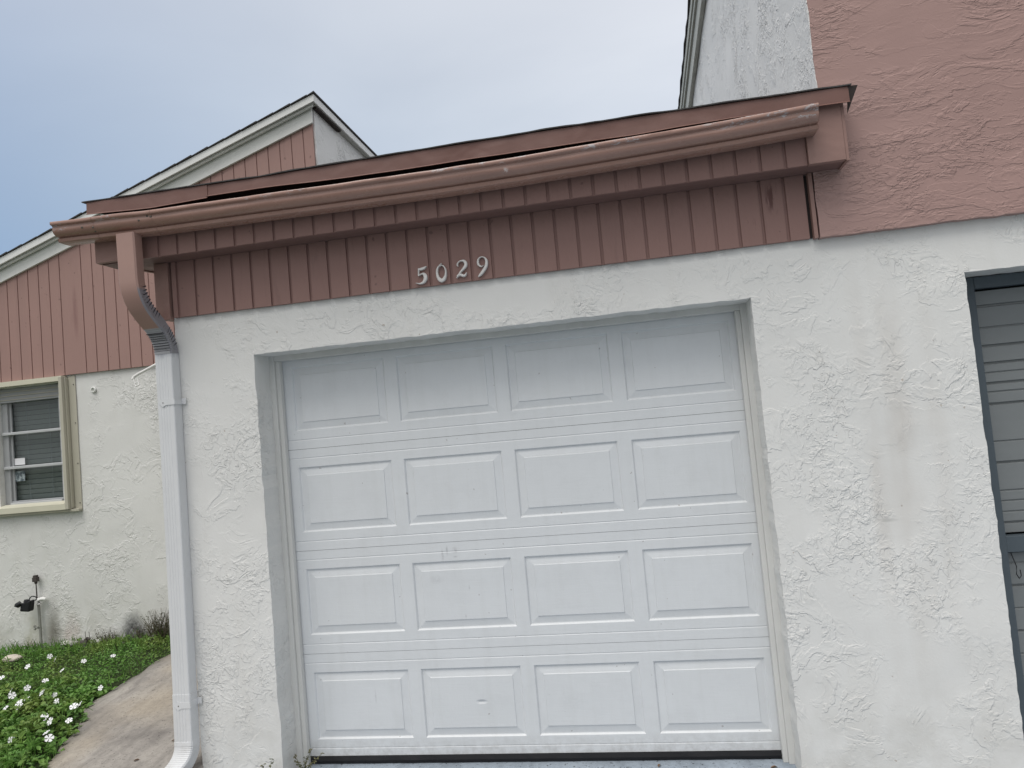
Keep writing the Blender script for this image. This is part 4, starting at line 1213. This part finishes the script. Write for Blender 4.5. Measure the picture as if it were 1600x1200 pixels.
FLAB = {0: 'small white flower under the flat beige stone, nearest the window side of the bed', 3: 'large open white flower at the left edge, the upper big one',
        7: 'large white flower left of centre in the bed, broadest of them all', 10: 'white flower closest to the edge of the concrete path', 11: 'white flower just below the one at the path edge',
        15: 'lowest white flower near the tip of the bed by the path', 16: 'white flower half hidden in leaves beside the path edge', 14: 'white flower in the bottom left corner of the photo',
        1: 'white flower right beside the flat beige stone', 24: 'tiny white flower high in the bed, closest to the scorched wall'}
for i, (x, y, s) in enumerate(FL):
    if i == 0: r = pe
    else:
        r = pe.copy(); COL.objects.link(r)
        for c_ in (pb, stb):
            d_ = c_.copy(); COL.objects.link(d_); d_.parent = r
    r['label'] = FLAB.get(i, 'small five-petalled white flower rising from the green ground cover')
    r.location = (x, y, gz(x, y) + 0.095 + 0.012*s)
    s2 = 0.55 + 0.45*s
    r.scale = (s2, s2, s2)
    r.rotation_euler = (math.radians(44 + 20*math.sin(i*2.3)), math.radians(16*math.sin(i*1.7)), 0.8*math.sin(i*1.37))

# weeds and litter along the foot of the far wall
def rock(name, x, y, z, sx, sy, sz, m, label, seed):
    bm = bmesh.new(); bmesh.ops.create_icosphere(bm, subdivisions=3, radius=1)
    mb = MB(); 
    vs = []
    for v in bm.verts:
        n_ = 1 + 0.22*noise.noise(v.co*1.3 + Vector((seed, 0, 0))) + 0.08*noise.noise(v.co*4 + Vector((0, seed, 0)))
        vs.append((x + v.co.x*sx*n_, y + v.co.y*sy*n_, z + v.co.z*sz*n_))
    mb.add(vs, [tuple(v.index for v in f.verts) for f in bm.faces], True); bm.free()
    o = mb.build(name, m, None, loc=(x, y, z-sz)); tag(o, label, 'stone'); return o
rock('stone', -2.86, 1.54, 0.105, 0.052, 0.03, 0.022, mat['stone'], 'pale rounded stone at the foot of the wall right of the tap', 1.0)
rock('stone', -2.79, 1.545, 0.100, 0.045, 0.03, 0.019, mat['grey_pvc'], 'grey flat stone touching the pale stone by the wall', 4.0)
rock('stone', -2.56, 1.54, 0.115, 0.025, 0.02, 0.018, mat['stone'], 'small pale stone between the metal scrap and the scorch mark', 7.0)
rock('stone', -3.10, 1.28, 0.085, 0.080, 0.05, 0.026, mat['beige_stone'], 'flat beige stone lying among leaves below the garden tap', 9.0)
sc = MB()
sc.hexa([(-2.775, 1.52, 0.095), (-2.665, 1.52, 0.10), (-2.665, 1.57, 0.10), (-2.775, 1.57, 0.095), (-2.765, 1.53, 0.112), (-2.668, 1.53, 0.128), (-2.668, 1.56, 0.128), (-2.765, 1.56, 0.112)])
sc.tube([(-2.70, 1.545, 0.12), (-2.675, 1.545, 0.140), (-2.655, 1.55, 0.128)], 0.010, 8)
scr = sc.build('metal_scrap', mat['rust'], None, bevel=0.003, loc=(-2.72, 1.545, 0.095)); tag(scr, 'dark metal scrap with two upright rods against the white wall', 'scrap')
for x in (-2.690, -2.655):
    q = MB(); q.tube([(x, 1.55, 0.12), (x-0.006, 1.552, 0.19 if x < -2.67 else 0.185)], 0.0022, 5); q.build('rod', mat['rust'], scr)

def tuft(name, x, y, z, w_, h, n_, m, label, seed, leafy=0.4, dead=False):
    r_ = random.Random(seed); mb = MB(); sm2 = MB()
    for k in range(n_):
        bx = x + r_.gauss(0, w_*0.45); by = y + r_.gauss(0, 0.02)
        hh = h*r_.uniform(0.35, 1.0); a = r_.uniform(0, 6.28); ln = hh*r_.uniform(0.2, 0.7)
        tipx, tipy = bx + math.cos(a)*ln, min(by + math.sin(a)*ln*0.5, 1.585)
        pts = [(bx, by, z), ((bx*2+tipx)/3, (by*2+tipy)/3, z+hh*0.5), (tipx, tipy, z+hh)]
        sm2.tube(pts, [0.0022, 0.0016, 0.0007], 4, cap=False)
        for q_ in range(r_.randint(2, 5)):
            t = r_.uniform(0.2, 1.0)
            p_ = Vector(pts[0]).lerp(Vector(pts[2]), t)
            if r_.random() < leafy: leaf(mb, p_, r_.uniform(0.010, 0.022), 0.010, r_.uniform(0, 6.28), r_.uniform(-0.3, 0.9), 0)
    o = sm2.build(name, mat['dry_stem'] if dead else m, None, loc=(x, y, z)); tag(o, label, 'weed')
    if mb.v: mb.build('leaves', m, o, fix=False)
    return o
tuft('weed_clump', -2.02, 1.53, 0.09, 0.12, 0.26, 150, mat['weed_dark'], 'tangled half-dry weeds in the corner beside the downspout', 3, 0.5, True)
tuft('weed_clump', -2.21, 1.54, 0.09, 0.05, 0.14, 36, mat['rust'], 'dark withered weed right of the scorch mark', 5, 0.5, True)
tuft('weed_clump', -3.22, 1.55, 0.03, 0.16, 0.13, 34, mat['dry_stem'], 'thin dry grass stalks against the wall left of the tap', 6, 0.1, True)
tuft('weed_clump', -2.50, 1.545, 0.09, 0.12, 0.12, 46, mat['weed_dark'], 'short sparse weeds at the wall left of the scorch mark', 8, 0.5, True)

# sprig at the corner of the garage door
def sprig(x, y, z, stems, label, seed):
    r_ = random.Random(seed); sm2 = MB(); mb = MB()
    for (dx, dy, dz) in stems:
        pts = catmull([(x, y, z), (x+dx*0.3, y+dy*0.5, z+dz*0.45), (x+dx, y+dy, z+dz)], 3)
        sm2.tube(pts, 0.0013, 4, cap=False)
        for k in range(1, len(pts)):
            for s in (0, 1, 2):
                leaf(mb, Vector(pts[k]) + Vector((r_.uniform(-.004, .004), r_.uniform(-.004, .004), r_.uniform(-.006, .006))), r_.uniform(0.010, 0.019), 0.009, r_.uniform(0, 6.28), r_.uniform(-0.5, 0.8), 0)
    o = sm2.build('weed_sprig', mat['weed'], None, loc=(x, y, z)); tag(o, label, 'weed')
    mb.build('leaves', mat['weed'], o, fix=False)
sprig(-0.035, -0.11, -0.125, [(-0.04, -0.01, 0.10), (0.055, -0.01, 0.13), (0.02, 0.0, 0.085), (0.10, 0.0, 0.10), (-0.02, -0.02, 0.07), (0.07, -0.01, 0.075)], 'small leafy weed in the left corner of the garage door', 21)
sprig(-0.150, -0.235, -0.10, [(-0.03, -0.01, 0.09), (0.02, -0.01, 0.11), (0.0, -0.02, 0.075)], 'tiny weed against the wall left of the door opening', 22)

# litter on the driveway
for i, (x, y, a, s, lb_) in enumerate([(0.92, -0.10, 0.3, 1.0, 'brown dry leaf nearest the middle of the door sill'), (0.96, -0.12, 2.1, 0.7, 'small curled leaf touching the brown leaf at the sill'),
                                       (1.72, -0.07, 1.2, 0.8, 'reddish dry leaf under the right half of the garage door'), (2.22, -0.09, 0.2, 1.0, 'dark dry leaf in the right corner of the sill'),
                                       (2.15, -0.13, 1.9, 0.8, 'dry leaf left of the one in the right sill corner'), (-0.95, -0.16, 0.6, 0.9, 'dark leaf on the path beside the downspout'), (-0.86, 0.02, 0.5, 0.8, 'curled leaf on the path behind the downspout foot')]):
    z = -0.122 if x > -0.5 else gz(x, y) + 0.024
    mb = MB(); leaf(mb, (x, y, z), 0.034*s, 0.020*s, a, 0.15, 0.3)
    o = mb.build('dry_leaf', mat['dry'], None, fix=False, loc=(x, y, z)); tag(o, lb_, 'leaf')
